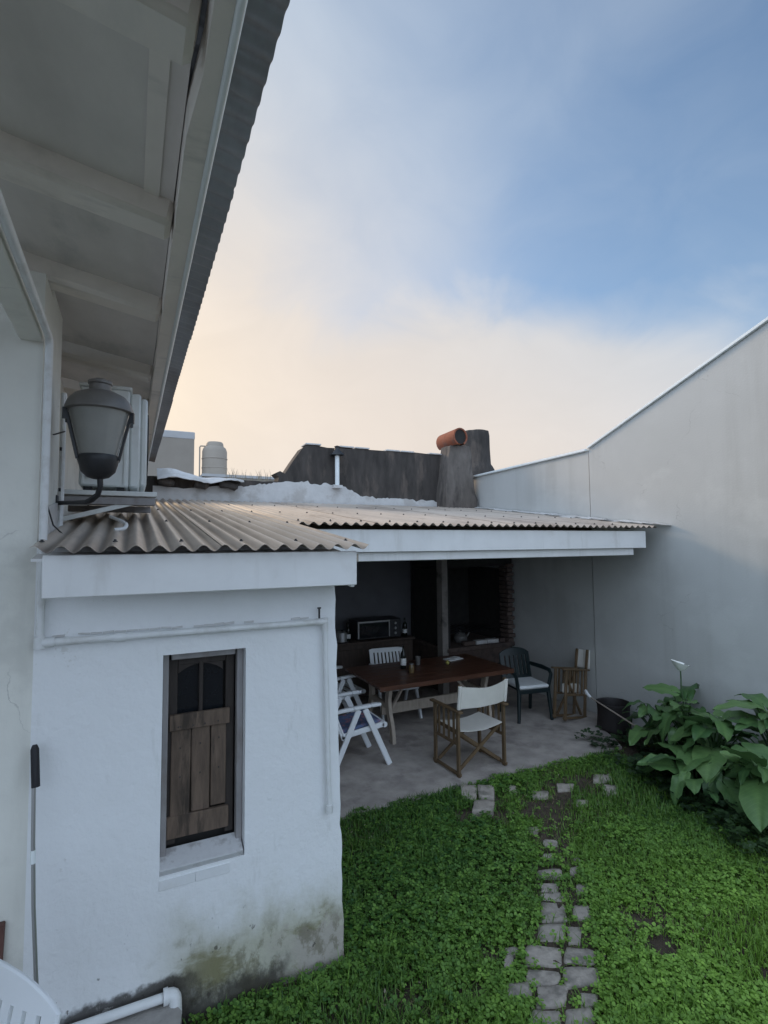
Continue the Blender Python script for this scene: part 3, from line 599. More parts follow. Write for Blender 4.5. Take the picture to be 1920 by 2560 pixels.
for i in range(9):
    x = 2.75 + i * 0.3
    if i % 3 != 1: cc.box((x, 8.46, 4.105), (0.27, 0.3, 0.025), rot=(0, 0, R(random.uniform(-3, 3))), bev=.004)
o = cc.obj('coping_fragment', M_plaster); o.parent = bpy.data.objects['neighbour_wall']
ch = thing('chimney', 'squat tapered cement chimney topped by a terracotta half pipe', 'chimney', (5.5, 8.2, 0))
b = B(); prof = [(0.35, 2.5), (0.345, 3.22), (0.30, 3.6), (0.255, 4.08), (0.24, 4.22), (0.21, 4.25)]
rings = [[b.bm.verts.new((sx * r + (0.03 if z > 4 else 0), sy * r * .62, z)) for sx, sy in ((-1, -1), (-.5, -1.02), (0, -1.03), (.5, -1.02), (1, -1), (1.02, 0), (1, 1), (0, 1.02), (-1, 1), (-1.02, 0))] for r, z in prof]
for A, C2 in zip(rings, rings[1:]):
    for k in range(10): b.bm.faces.new((A[k], A[(k + 1) % 10], C2[(k + 1) % 10], C2[k]))
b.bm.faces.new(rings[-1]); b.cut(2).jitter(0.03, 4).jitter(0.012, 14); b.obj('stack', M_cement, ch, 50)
b = B(); ax0, ax1 = Vector((-0.09, 0.26, 4.35)), Vector((-0.04, -0.27, 4.39)); ax = (ax1 - ax0).normalized(); sx = ax.cross(Vector((0, 0, 1))).normalized()
rows = []
for r in (0.165, 0.138):
    rows.append([[p + (sx * math.cos(a) + Vector((0, 0, 1)) * math.sin(a)) * r for a in np.linspace(R(-60), R(240), 18)] for p in (ax0, ax1)])
V = [[[b.bm.verts.new(p) for p in l] for l in rr] for rr in rows]
for k in range(17):
    b.bm.faces.new((V[0][0][k], V[0][0][k + 1], V[0][1][k + 1], V[0][1][k])); b.bm.faces.new((V[1][0][k], V[1][0][k + 1], V[1][1][k + 1], V[1][1][k]))
    b.bm.faces.new((V[0][1][k], V[0][1][k + 1], V[1][1][k + 1], V[1][1][k])); b.bm.faces.new((V[0][0][k], V[0][0][k + 1], V[1][0][k + 1], V[1][0][k]))
for l in (0, 1):
    for k in (0, 17):
        pass
b.obj('half_pipe', M_terra, ch, 50)
b = B(); P2 = [ax1 - ax * 0.02 + (sx * math.cos(a) + Vector((0, 0, 1)) * math.sin(a)) * 0.137 for a in np.linspace(0, 2 * math.pi, 16, endpoint=False)]
b.bm.faces.new([b.bm.verts.new(p) for p in P2]); b.obj('pipe_mouth', M_sootvoid, ch)  # dark disc standing in for the shaded hollow of the pipe
ch2 = B(); ch2.lathe([(0.46, 2.5), (0.45, 3.9), (0.40, 4.05), (0.34, 4.15), (0.32, 4.78), (0.30, 4.85), (0.26, 4.85), (0.25, 4.75), (0.0, 4.75)], 12, (6.78, 9.3, 0)).cut(1).jitter(0.03, 4)
tag(ch2.obj('round_chimney', M_dark, None, 50), 'dark round cement chimney behind the boundary wall', 'chimney')
vp = thing('vent_pipe', 'thin white vent pipe with a dark cowl against the dark wall', 'vent pipe', (3.14, 8.24, 0))
B().tube([(0, 0, 3.40), (0, 0, 3.93)], 0.038, 12).obj('pipe', M_gutter, vp)
B().lathe([(0.05, 3.92), (0.12, 3.93), (0.115, 3.95), (0.05, 4.01), (0.04, 4.06), (0.05, 4.08), (0.0, 4.10)], 12).obj('cowl', M_black, vp)
B().box((0, 0, 3.39), (0.15, 0.12, 0.05)).obj('collar', M_plaster, vp)
b = B(); P = []
for j, t in enumerate(np.linspace(0, 1, 7)):
    row = []
    for u in np.linspace(0, 1, 26):
        x = 0.33 + 1.22 * u
        y = 8.05 + 0.3 * t; z = 3.395 + 0.03 * math.sin(u * 9) - 0.02 * u + t * (0.175 - 0.14 * u) + 0.03 * mnoise.noise(Vector((x * 4, t * 3, 0)))
        if t == 0: z -= 0.03 * abs(mnoise.noise(Vector((x * 11, 0, 0)))); 
        row.append(Vector((x, y, z)))
    P.append(row)
tag(b.grid(P, 0.01).obj('torn_sheet', M_plaster), 'crumpled white roofing sheet lying over the left end of the parapet', 'roofing sheet')
b = B()
for (x, z, sx_) in ((0.45, 3.34, .22), (1.35, 3.33, .28), (0.95, 3.32, .2)):
    b.box((x, 8.22, z), (sx_, 0.16, 0.09), rot=(0, R(random.uniform(-12, 12)), 0), bev=.02)
tag(b.cut(1).jitter(.02, 6).obj('rubble', M_dark), 'dark broken mortar lumps under the white roofing sheet', 'rubble')
# far things
tb = thing('tower_building', 'pale block with a white top band beyond the roof, beside the eave', 'building', (1.1, 25, 0))
B().box((0, 1.2, 3.6), (2.9, 2.4, 7.4)).obj('wall', M_farwall, tb); B().box((0, 1.2, 7.46), (2.94, 2.44, 0.34), bev=.03).obj('parapet', M_fartop, tb)
nb = thing('neighbour_building', 'low flat-roofed house behind the parapet under the water tank', 'building', (3.6, 24.0, 0))
B().box((2.2, 2.4, 2.7), (6.0, 5.6, 5.5)).obj('wall', M_farwall, nb); B().box((2.2, 2.4, 5.50), (6.1, 5.7, 0.12)).obj('roof', M_fartop, nb)
wt = thing('water_tank', 'pale domed water tank with a thin overflow pipe on a flat roof', 'water tank', (3.45, 25, 5.56))
B().lathe([(0.54, 0), (0.56, 0.06), (0.555, 1.22), (0.50, 1.38), (0.46, 1.42), (0.40, 1.46), (0.38, 1.60), (0.34, 1.66), (0.0, 1.69)], 24).obj('tank', M_tank, wt)
B().lathe([(0.565, 0.42), (0.58, 0.45), (0.565, 0.48)], 24).lathe([(0.565, 0.85), (0.58, 0.88), (0.565, 0.91)], 24).obj('rib', M_tank, wt)
B().tube([(-0.66, 0, 0), (-0.66, 0, 1.40), (-0.62, 0, 1.46), (-0.40, 0, 1.46)], 0.03, 8).obj('overflow_pipe', M_tank, wt)
tw = B()
for i in range(60):
    x = random.uniform(1.35, 2.1); h = random.uniform(.08, .26); a = random.uniform(-.35, .35)
    tw.tube([(x, 8.5, 3.42), (x + a * h * .4, 8.5, 3.42 + h * .6), (x + a * h, 8.5 + random.uniform(-.05, .05), 3.42 + h)], [.004, .003, .001], 3, False)
tag(tw.obj('dry_grass', M_litter), 'sparse dry grass stalks growing on the wall top below the tank', 'grass', kind='stuff')

# ------------------------------------------------------------------ wall-mounted things on the left
cp = thing('conduit_pipe', 'long white pipe down the house corner and across the shed wall above the window', 'pipe')
def elbow_path(pts, r=0.05, n=4):
    pts = [Vector(p) for p in pts]; out = [pts[0]]
    for a, b, c in zip(pts, pts[1:], pts[2:]):
        d0, d1 = (a - b).normalized(), (c - b).normalized()
        for i in range(n + 1):
            t = i / n; p0, p2 = b + d0 * r, b + d1 * r
            out.append(p0 * (1 - t) ** 2 + b * 2 * t * (1 - t) + p2 * t ** 2)
    return out + [pts[-1]]
xP, yP = -0.372, 2.925
B().tube(elbow_path([(xP, -1.0, 3.455), (xP, yP, 3.415), (xP, yP, 1.955), (1.03, yP, 1.955)], 0.04), 0.0175, 10).obj('pipe', M_pvc, cp)
B().tube([(1.03, yP, 1.97), (1.035, yP, 1.93), (1.06, yP, 0.87)], 0.0145, 10).obj('pipe', M_pvc, cp)
B().tube([(xP, yP, 1.985), (xP, yP, 1.93)], .024).tube([(xP + .0, yP, 1.955), (xP + .06, yP, 1.955)], .023).obj('fitting', M_pvc, cp)
B().tube([(-0.06, yP, 1.955), (-0.01, yP, 1.955)], .022).obj('fitting', M_pvc, cp)
B().tube([(0.985, yP, 1.955), (1.045, yP, 1.955)], .021).tube([(1.034, yP, 1.975), (1.036, yP, 1.90)], .019).obj('fitting', M_pvc, cp)
B().tube([(1.06, yP, 0.865), (1.06, yP, 0.91)], .02).obj('fitting', M_pvc, cp)
B().tube([(1.0, yP, 1.955), (1.0, yP, 2.03)], 0.006, 6).box((1.0, yP, 2.035), (.02, .01, .008)).obj('valve_stem', M_black, cp)
ce = B()
for x in np.linspace(-0.3, 0.92, 24):
    if random.random() < .75: ce.box((x, FY - .006, 1.978 + random.uniform(-.002, .003)), (.05, .01, .006 + .006 * random.random()), rot=(0, R(random.uniform(-6, 6)), 0))
tag(ce.obj('mortar_patch', M_plaster, cp), kind='stuff')
dp = thing('downpipe', 'thin white downpipe on the house corner behind the lantern', 'pipe')
B().tube(elbow_path([(-0.385, 3.70, 3.35), (-0.385, 3.70, 2.70), (-0.385, 3.68, 2.52), (-0.36, 3.45, 2.46)], 0.06), 0.016, 8).obj('pipe', M_pvc, dp)
for z in (3.0, 2.75): B().box((-0.392, 3.70, z), (.012, .05, .02)).obj('clip', M_black, dp)
tag(B().tube([(-0.393, 3.02, 2.72), (-0.385, 3.1, 2.63), (-0.37, 3.25, 2.52), (-0.34, 3.40, 2.475)], 0.004, 5).tube([(-0.393, 3.0, 2.73), (-0.39, 3.15, 2.715)], .003, 5).obj('cable', M_black), 'thin dark cable looping from the corner pipe down to the roof edge', 'cable')
tag(B().box((-0.392, 3.40, 2.56), (.012, .36, .16), rot=(R(7), 0, 0)).obj('flashing_sheet', M_plaster), 'whitish flashing strip where the corrugated roof meets the house corner', 'flashing')
# lantern
la = thing('lantern', 'big old street-style lantern with opal glass on a bent black arm', 'lantern', (-0.167, 3.25, 0))
B().lathe([(0.165, 3.145), (0.172, 3.15), (0.170, 3.165), (0.158, 3.20), (0.130, 3.235), (0.085, 3.258), (0.055, 3.265), (0.055, 3.30), (0.062, 3.305), (0.062, 3.32), (0.03, 3.335), (0.0, 3.338)], 28).obj('dome', M_zinclamp, la)
B().lathe([(0.150, 3.146), (0.147, 3.13), (0.090, 2.895), (0.0, 2.893)], 24).obj('glass', M_opal, la)
B().lathe([(0.098, 2.905), (0.102, 2.895), (0.100, 2.87), (0.085, 2.815), (0.055, 2.785), (0.022, 2.775), (0.0, 2.774)], 24).obj('bowl', M_black, la)
for a in (-14, 22, 158, 194):
    rb = B(); c_, s_ = math.cos(R(a)), math.sin(R(a))
    rb.bar((0.166 * c_, 0.166 * s_, 3.15), (0.104 * c_, 0.104 * s_, 2.88), 0.014, 0.012, (c_, s_, 0.2))
    rb.box((0.168 * c_, 0.168 * s_, 3.12), (.02, .02, .06), rot=(0, 0, R(a))); rb.obj('rib', M_black, la)
B().tube([(0.01, 0, 2.78), (0.012, 0.0, 2.735), (-0.0, 0.02, 2.69), (-0.03, 0.05, 2.665), (-0.06, 0.11, 2.655), (-0.13, 0.22, 2.658), (-0.226, 0.37, 2.665)], [.016, .015, .015, .017, .014, .013, .013], 10).obj('arm', M_black, la)
B().box((-0.229, 0.37, 2.665), (.010, .07, .09), bev=.003).obj('wall_plate', M_black, la)
B().bar((-0.165, 0.02, 3.03), (-0.231, 0.14, 3.03), .006, .006).obj('stay', M_black, la)
# air conditioner on its shelf
ac = thing('air_conditioner', 'off-white outdoor air conditioner unit on a wall shelf behind the lantern', 'air conditioner', (-0.17, 4.0, 2.80))
B().box((0.0, 0.39, 0.355), (0.30, 0.78, 0.68), bev=.012).obj('casing', M_ac, ac)
B().box((0.186, 0.42, 0.35), (0.068, 0.78, 0.67), bev=.012).box((0.242, 0.43, 0.345), (0.046, 0.76, 0.63), bev=.014).obj('front_panel', M_ac, ac)
B().box((0.0, 0.385, 0.706), (0.325, 0.80, 0.022), bev=.008).obj('lid', M_ac, ac)
fg = B()
for r in (0.06, 0.12, 0.18, 0.24): fg.tube([(0.272, 0.32 + r * math.cos(a), 0.36 + r * math.sin(a)) for a in np.linspace(0, 2 * math.pi, 25)], .004, 5, False)
for a in range(6): fg.tube([(0.272, 0.32, 0.36), (0.272, 0.32 + .25 * math.cos(a * 1.047), 0.36 + .25 * math.sin(a * 1.047))], .004, 5)
fg.obj('fan_grille', M_black, ac)
B().box((-0.06, -0.012, 0.17), (0.09, 0.03, 0.2), bev=.008).obj('valve_cover', M_ac, ac)
B().box((0.125, -0.004, 0.33), (0.012, 0.012, 0.60)).box((-0.125, -0.004, 0.33), (0.012, 0.012, 0.60)).obj('edge_trim', M_ac, ac)
for x, y in ((-.1, .1), (.1, .1), (-.1, .68), (.1, .68)): B().box((x, y, 0.004), (.05, .09, .024)).obj('foot', M_black, ac)
sh = thing('wall_shelf', 'pale bracket shelf carrying the air conditioner above the roof', 'shelf', (-0.15, 4.0, 2.74))
B().box((0.0, 0.38, 0.02), (0.62, 0.95, 0.032), bev=.004).obj('plate', M_ac, sh)
for y in (-0.06, 0.80): B().box((0.0, y, -0.03), (0.60, 0.05, 0.05), bev=.004).obj('rail', M_frame, sh)
B().bar((-0.3, -.06, -.17), (0.2, -.06, -.03), .03, .03).obj('brace', M_ac, sh)
tag(B().tube(elbow_path([(-0.12, 3.86, 2.60), (-0.06, 3.62, 2.565), (-0.02, 3.46, 2.535), (-0.03, 3.40, 2.505), (-0.085, 3.38, 2.50)], 0.03), 0.011, 8).obj('drain_hose', M_pvc), 'short bent white drain hose lying on the corrugated roof', 'hose')

# ------------------------------------------------------------------ things at the foot of the house
po = thing('pole', 'thin metal pole with a black grip leaning in the corner beside the shed', 'pole')
pa, pb = Vector((-0.375, 2.90, 1.50)), Vector((-0.285, 2.72, 0.17)); pd = (pb - pa)
B().tube([pa + pd * t + Vector((-0.018 * math.sin(t * 3.1), 0, 0)) for t in (0.13, 0.3, 0.5, 0.7, 0.85, 0.985)], 0.0085, 8).obj('shaft', M_alu, po)
B().tube([pa, pa + pd * 0.015, pa + pd * 0.135], [.010, .018, .018], 10).obj('grip', M_rubber, po)
B().tube([pa + pd * 0.33 + Vector((-0.016, 0, 0)), pa + pd * 0.37 + Vector((-0.017, 0, 0))], 0.0115, 8).obj('sleeve', M_gutter, po)
B().tube([pa + pd * 0.82, pa + pd * 0.93], .014, 8).box(pa + pd * 0.88 + Vector((0.02, 0, 0)), (.05, .012, .012)).obj('clamp', M_rubber, po)
gp = thing('ground_pipe', 'pale drain pipe with an elbow lying on the pavement at the wall foot', 'pipe')
B().tube([(-0.42, 2.925, 0.185), (0.215, 2.915, 0.185)], 0.022, 10).obj('pipe', M_pvc, gp)
B().tube(elbow_path([(0.19, 2.915, 0.186), (0.245, 2.915, 0.186), (0.245, 2.89, 0.10)], 0.03), 0.031, 12).obj('elbow', M_pvc, gp)
B().tube([(0.19, 2.915, 0.186), (0.212, 2.915, 0.186)], 0.036, 12).obj('collar', M_pvc, gp)
tag(B().bar((-0.56, 2.93, 0.15), (-0.545, 2.945, 0.73), 0.15, 0.03, (0, 1, 0), bev=.005).obj('wooden_board', M_brown), 'red-brown wooden board standing against the house wall at the left edge', 'board')
# garden chair seen from behind, bottom left
def slot_back(w, h, thick, n, slot_w, z_lo, z_hi, arch=0.05, rake=0.0):
    """plastic backrest built as rails and slats: flat frame with an arched top"""
    b = B(); xs = np.linspace(-w / 2, w / 2, 15)
    topz = lambda x: h - arch * (abs(x) / (w / 2)) ** 2.4
    y = lambda z: -rake * z
    def q(pts, t=thick):
        lo = [b.bm.verts.new((p[0], y(p[1]) - t / 2 + 0.03 * (1 - (2 * p[0] / w) ** 2), p[1])) for p in pts]; hi = [b.bm.verts.new((p[0], y(p[1]) + t / 2 + 0.03 * (1 - (2 * p[0] / w) ** 2), p[1])) for p in pts]
        b.bm.faces.new(lo[::-1]); b.bm.faces.new(hi)
        for i in range(len(pts)): b.bm.faces.new((lo[i], lo[(i + 1) % len(pts)], hi[(i + 1) % len(pts)], hi[i]))
    for xa, xb in zip(xs, xs[1:]):
        q([(xa, z_hi), (xb, z_hi), (xb, topz(xb)), (xa, topz(xa))]); q([(xa, 0), (xb, 0), (xb, z_lo), (xa, z_lo)])
    edges = np.linspace(-w / 2, w / 2, n + 1)
    for i in range(n):
        a = edges[i] + (0 if i == 0 else slot_w / 2); c = edges[i + 1] - (0 if i == n - 1 else slot_w / 2)
        q([(a, z_lo), (c, z_lo), (c, z_hi), (a, z_hi)])
    # raised rim along the top and sides
    rim = [(-w / 2, y(0), 0)] + [(x, y(topz(x)) + 0.03 * (1 - (2 * x / w) ** 2), topz(x)) for x in xs] + [(w / 2, y(0), 0)]
    b.tube(rim, thick * 0.62, 8)
    return b
def mono_chair(name, label, m, loc, rz, group=None, cushion=False, arms=True, slots=7, z_hi=0.36, arch=0.07):
    t = thing(name, label, 'chair', loc, rz, group)               # local +Y is the front
    B().box((0, 0.02, 0.415), (0.46, 0.46, 0.022), bev=.01).box((0, 0.245, 0.395), (0.46, 0.018, 0.05), bev=.006).obj('seat', m, t)
    bk = slot_back(0.46, 0.46, 0.016, slots, 0.018, 0.10, z_hi, arch, 0.22).obj('backrest', m, t); bk.location = (0, -0.20, 0.415)
    for sx in (-1, 1):
        B().tube([(sx * 0.22, 0.22, 0.42), (sx * 0.25, 0.25, 0.0)], [.03, .022], 8).obj('leg', m, t)
        B().tube([(sx * 0.21, -0.19, 0.42), (sx * 0.235, -0.27, 0.0)], [.03, .022], 8).obj('leg', m, t)
        if arms: B().tube([(sx * 0.225, 0.215, 0.41), (sx * 0.265, 0.23, 0.60), (sx * 0.275, 0.18, 0.645), (sx * 0.275, 0.0, 0.65), (sx * 0.255, -0.22, 0.645), (sx * 0.235, -0.29, 0.66)], [.026, .024, .026, .03, .028, .022], 8).obj('arm', m, t)
    if cushion: B().box((0, 0.03, 0.45), (0.45, 0.45, 0.05), bev=.02).cut(2).jitter(.006, 6).obj('cushion', M_cush, t)
    return t
mono_chair('plastic_chair', 'white slatted plastic chair back cut off at the lower left corner', M_plastic, (-0.54, 1.985, 0.15), R(128), None, False, False, 8, 0.385, 0.065)

# ------------------------------------------------------------------ patio: dining table and what stands on it
TX, TY = 3.60, 6.07
ta = thing('dining_table', 'long red-brown wooden table on pale trestle legs under the covered patio', 'table', (TX, TY, 0.025))
for i in range(7):
    y = -0.54 + 0.155 * i + 0.0775
    B().box((0, y, 0.715), (1.96, 0.152, 0.035), bev=.004).obj('plank', M_table, ta)
B().box((0, -0.545, 0.705), (1.955, 0.02, 0.055), bev=.003).obj('apron', M_table, ta)
def bent_leg(x, s):
    prof = [(s * 0.40, 0.0), (s * 0.33, 0.0), (s * 0.30, 0.16), (s * 0.21, 0.35), (s * 0.19, 0.48), (s * 0.25, 0.69), (s * 0.34, 0.69), (s * 0.28, 0.48), (s * 0.30, 0.35), (s * 0.37, 0.18)]
    return B().prism(prof, x - 0.022, x + 0.022, 'x')
for x in (-0.72, 0.72):
    for s in (-1, 1): bent_leg(x, s).obj('leg', M_pale, ta)
    B().box((x, 0, 0.675), (0.06, 0.80, 0.04)).obj('cross_rail', M_pale, ta)
    B().box((x, 0, 0.40), (0.04, 0.44, 0.06)).obj('cross_rail', M_pale, ta)
B().box((0, -0.02, 0.30), (1.42, 0.035, 0.13), bev=.004).obj('stretcher', M_pale, ta)
B().bar((-0.60, -0.1, 0.33), (-0.30, 0.0, 0.68), .03, .03).obj('strut', M_pale, ta)
B().bar((0.60, -0.1, 0.33), (0.30, 0.0, 0.68), .03, .03).obj('strut', M_pale, ta)
TZ = 0.025 + 0.7325
def on_table(x, y): return (x, y, TZ)
bo = thing('bottle', 'dark glass bottle with a white label on the left part of the table', 'bottle', on_table(3.30, 6.22))
B().lathe([(0.036, 0), (0.038, 0.01), (0.038, 0.17), (0.034, 0.20), (0.015, 0.235), (0.013, 0.29), (0.016, 0.295), (0.0, 0.30)], 16).obj('body', M_bottle, bo)
B().lathe([(0.0385, 0.045), (0.0392, 0.05), (0.0392, 0.13), (0.0385, 0.135)], 16).obj('paper_label', M_paper, bo)
ja = thing('jar', 'small amber jar beside the labelled bottle', 'jar', on_table(3.28, 5.96))
B().lathe([(0.032, 0), (0.036, 0.01), (0.036, 0.085), (0.028, 0.10), (0.028, 0.105), (0.0, 0.105)], 14).obj('body', M_jar, ja); B().lathe([(0.030, 0.105), (0.031, 0.108), (0.031, 0.12), (0.0, 0.122)], 14).obj('lid', M_alu, ja)
gl = thing('glass_tumbler', 'small grey tumbler further along behind the jar', 'glass', on_table(3.58, 6.32))
B().lathe([(0.028, 0), (0.036, 0.11), (0.033, 0.11), (0.026, 0.008), (0.0, 0.008)], 14).obj('body', M_zinclamp, gl)
B().lathe([(0.0, 0.06), (0.0315, 0.06), (0.0315, 0.064), (0.0, 0.064)], 14).obj('drink', M_jar, gl)
le = thing('lemon', 'little yellow lemon on the middle of the table', 'fruit', on_table(3.93, 6.12))
B().lathe([(0.0, 0.0), (0.014, 0.004), (0.025, 0.018), (0.027, 0.03), (0.021, 0.046), (0.009, 0.056), (0.007, 0.062), (0.0, 0.063)], 14).obj('skin', M_yellow, le)
pl = thing('serving_tray', 'white paper sheet and tray near the far edge of the table', 'tray', on_table(4.18, 6.36), R(12))
B().box((0, 0, 0.008), (0.26, 0.16, 0.014), bev=.005).obj('plate', M_paper, pl); B().box((0.02, 0.01, 0.019), (0.18, 0.10, 0.006), rot=(0, 0, R(8))).obj('napkin', M_paper, pl)

# folding director's chair
def director_chair(name, label, loc, rz, width=0.60, folded=False):
    t = thing(name, label, 'chair', loc, rz, "director's chairs on the patio")
    hw = width / 2
    for s in (-1, 1):
        B().box((s * hw, -0.20, 0.32), (0.026, 0.042, 0.64), bev=.003).obj('leg', M_olive, t)
        B().box((s * hw, 0.22, 0.32), (0.026, 0.042, 0.64), bev=.003).obj('leg', M_olive, t)
        B().box((s * hw, 0.015, 0.655), (0.052, 0.56, 0.022), bev=.005).obj('arm', M_olive, t)
        B().box((s * hw, 0.01, 0.03), (0.024, 0.50, 0.03), bev=.003).obj('foot_rail', M_olive, t)
        B().box((s * hw, 0.01, 0.325), (0.02, 0.40, 0.03), bev=.003).obj('side_rail', M_olive, t)
        for k in range(4): B().box((s * hw, -0.125 + k * 0.09, 0.495), (0.016, 0.022, 0.31)).obj('slat', M_olive, t)
        B().bar((s * (hw - .002), -0.205, 0.60), (s * (hw - .002), -0.235, 0.93), 0.026, 0.03, (0, 1, 0)).obj('back_post', M_olive, t)
    if not folded:
        for y in (-0.17, 0.19):
            B().bar((-hw + .02, y, 0.05), (hw - .02, y, 0.44), 0.032, 0.018, (0, 1, 0)).obj('cross_leg', M_olive, t)
            B().bar((hw - .02, y + .02, 0.05), (-hw + .02, y + .02, 0.44), 0.032, 0.018, (0, 1, 0)).obj('cross_leg', M_olive, t)
        for s in (-1, 1): B().bar((s * (hw - .03), -0.20, .445), (s * (hw - .03), 0.22, .445), .02, .02).obj('seat_rail', M_olive, t)
        P = [[Vector((x, y, 0.458 - 0.035 * (1 - (x / (hw - .03)) ** 2) + 0.004 * mnoise.noise(Vector((x * 8, y * 8, 0))))) for x in np.linspace(-hw + .02, hw - .02, 11)] for y in np.linspace(-0.205, 0.20, 6)]
        B().grid(P, 0.004).obj('seat', M_canvas, t)
        P = [[Vector((x, -0.222 - 0.035 * (v - .1) - 0.055 * (1 - (x / hw) ** 2), 0.685 + 0.235 * v - 0.035 * v * (1 - (abs(x) / hw) ** 1.5) + 0.003 * mnoise.noise(Vector((x * 9, v * 6, 0))))) for x in np.linspace(-hw - .012, hw + .012, 17)] for v in np.linspace(0, 1, 7)]
        bb = B(); bb.grid(P)
        bb.grid([[p + Vector((0, 0.004, 0)) for p in r] for r in P])
        for s in (-1, 1): bb.tube([(s * (hw + .004), -0.222, 0.685), (s * (hw + .004), -0.257, 0.92)], .021, 8)
        bb.obj('backrest', M_canvas, t, 60)
    else:
        B().bar((-hw + .03, -0.16, 0.06), (-hw + .05, 0.2, 0.62), 0.03, 0.018).obj('cross_leg', M_olive, t)
        B().bar((hw - .03, 0.2, 0.06), (hw - .05, -0.16, 0.62), 0.03, 0.018).obj('cross_leg', M_olive, t)
        bb = B().box((-0.03, -0.262, 0.80), (0.05, 0.02, 0.25), bev=.006).box((0.0, -0.268, 0.80), (hw * 2 + .03, 0.015, 0.25), bev=.006)
        bb.box((0.02, -0.33, 0.80), (0.014, 0.13, 0.24), rot=(0, 0, R(-14)), bev=.004).obj('backrest', M_canvas, t)
        B().box((0, 0.0, 0.40), (0.03, 0.36, 0.12), bev=.01).obj('seat', M_canvas, t)
    return t
director_chair('director_chair', "open wooden director's chair with white canvas in front of the table", (3.355, 4.80, 0.025), R(2))
director_chair('director_chair', "folded wooden director's chair leaning against the grey wall by the bin", (5.42, 5.40, 0.02), R(92), 0.17, True).rotation_euler = (R(9), R(3), R(98))
mono_chair('garden_chair', 'dark green plastic armchair with a white seat cushion at the table end', M_green, (4.96, 5.76, 0.025), R(170), None, True, True, 7)
# white folding recliner chairs
def folding_chair(name, label, loc, rz, cushion, bl=0.66):
    t = thing(name, label, 'chair', loc, rz, 'white folding plastic chairs at the table')  # local +Y front
    for s in (-1, 1):
        x = s * 0.27
        B().bar((x, 0.03, 0.625), (x, 0.32, 0.0), 0.03, 0.062, (0, 1, 0), bev=.006).obj('leg', M_plastic, t)
        B().bar((x, -0.04, 0.625), (x, -0.34, 0.0), 0.03, 0.058, (0, 1, 0), bev=.006).obj('leg', M_plastic, t)
        P = [(x, -0.30, 0.635), (x, -0.1, 0.648), (x, 0.1, 0.655), (x, 0.19, 0.655), (x, 0.215, 0.65)]
        b = B()
        for (p0, p1, wd) in zip(P, P[1:], (0.045, 0.055, 0.06, 0.055)): b.bar(p0, p1, wd, 0.036, bev=.008)
        b.obj('arm', M_plastic, t)
        B().bar((s * 0.235, -0.23, 0.36), (s * 0.235, 0.27, 0.425), 0.03, 0.055, bev=.006).obj('seat_rail', M_plastic, t)
        B().bar((s * 0.235, -0.20, 0.33), (s * 0.235, -0.20 - 0.42 * bl, 0.33 + 1.02 * bl), 0.03, 0.045, (0, 1, 0), bev=.006).obj('back_rail', M_plastic, t)
    for k in range(6):
        y = -0.19 + k * 0.085; B().box((0, y, 0.385 + 0.13 * (y + 0.03)), (0.45, 0.055, 0.016), rot=(R(7), 0, 0), bev=.004).obj('seat_slat', M_plastic, t)
    B().tube([(-0.25, 0.275, 0.42), (0.25, 0.275, 0.42)], 0.03, 10).obj('seat_front', M_plastic, t)
    b = slot_back(0.50, bl, 0.018, 9, 0.022, bl - 0.20, bl - 0.05, 0.01, 0.40); bk = b.obj('backrest', M_plastic, t); bk.location = (0, -0.205, 0.37)
    if cushion:
        B().box((0, 0.02, 0.425), (0.43, 0.46, 0.045), rot=(R(7), 0, 0), bev=.018).obj('cushion', M_blue, t)
    return t
folding_chair('folding_chair', 'white folding plastic armchair with a patterned cushion beside the shed corner', (2.26, 5.47, 0.025), R(-90), True)
folding_chair('folding_chair', 'white folding plastic chair behind the table with its slatted back showing', (3.40, 6.68, 0.025), R(172), False, 0.47)
folding_chair('folding_chair', 'white folding plastic chair half hidden by the shed at the table end', (2.55, 6.72, 0.025), R(-84), False)

# ------------------------------------------------------------------ sideboard, barbecue, bin, broom
sb = thing('sideboard', 'dark wooden sideboard against the back wall left of the barbecue', 'cabinet', (3.15, 7.85, 0.025))
B().box((0, 0, 0.43), (2.1, 0.55, 0.80), bev=.01).obj('body', M_wooddk, sb); B().box((0, -0.01, 0.85), (2.16, 0.60, 0.035), bev=.006).obj('top', M_wooddk, sb)
for x in (-0.7, 0.0, 0.7): B().box((x, -0.285, 0.43), (0.62, 0.02, 0.66), bev=.006).obj('door', M_wooddk, sb)
SZ = 0.025 + 0.8675
to = thing('toaster_oven', 'boxy toaster oven with a pale door frame on the sideboard', 'oven', (3.62, 7.80, SZ))
B().box((0, 0, 0.16), (0.78, 0.36, 0.30), bev=.012).obj('casing', M_black, to)
B().box((-0.10, -0.185, 0.285), (0.56, 0.014, 0.02)).box((-0.37, -0.185, 0.16), (0.02, 0.014, 0.25)).box((0.17, -0.185, 0.16), (0.015, 0.014, 0.25)).obj('door_frame', M_alu, to)
B().box((-0.10, -0.182, 0.15), (0.52, 0.008, 0.22)).obj('door_glass', M_glass, to)
for z in (0.08, 0.16, 0.24): B().tube([(0.28, -0.20, z), (0.28, -0.178, z)], .02, 10).obj('knob', M_alu, to)
for i, (x, h, lab) in enumerate(((2.75, 0.20, 'short metal canister at the left of the sideboard'), (3.02, 0.14, 'low metal pot between canister and oven'))):
    t = thing('canister', lab, 'canister', (x, 7.75, SZ)); r = 0.08 + 0.03 * i
    B().lathe([(r, 0), (r, h), (r * .9, h + .01), (0, h + .015)], 16).obj('body', M_alu, t); B().lathe([(.015, h + .012), (.018, h + .03), (0, h + .035)], 8).obj('knob', M_black, t)
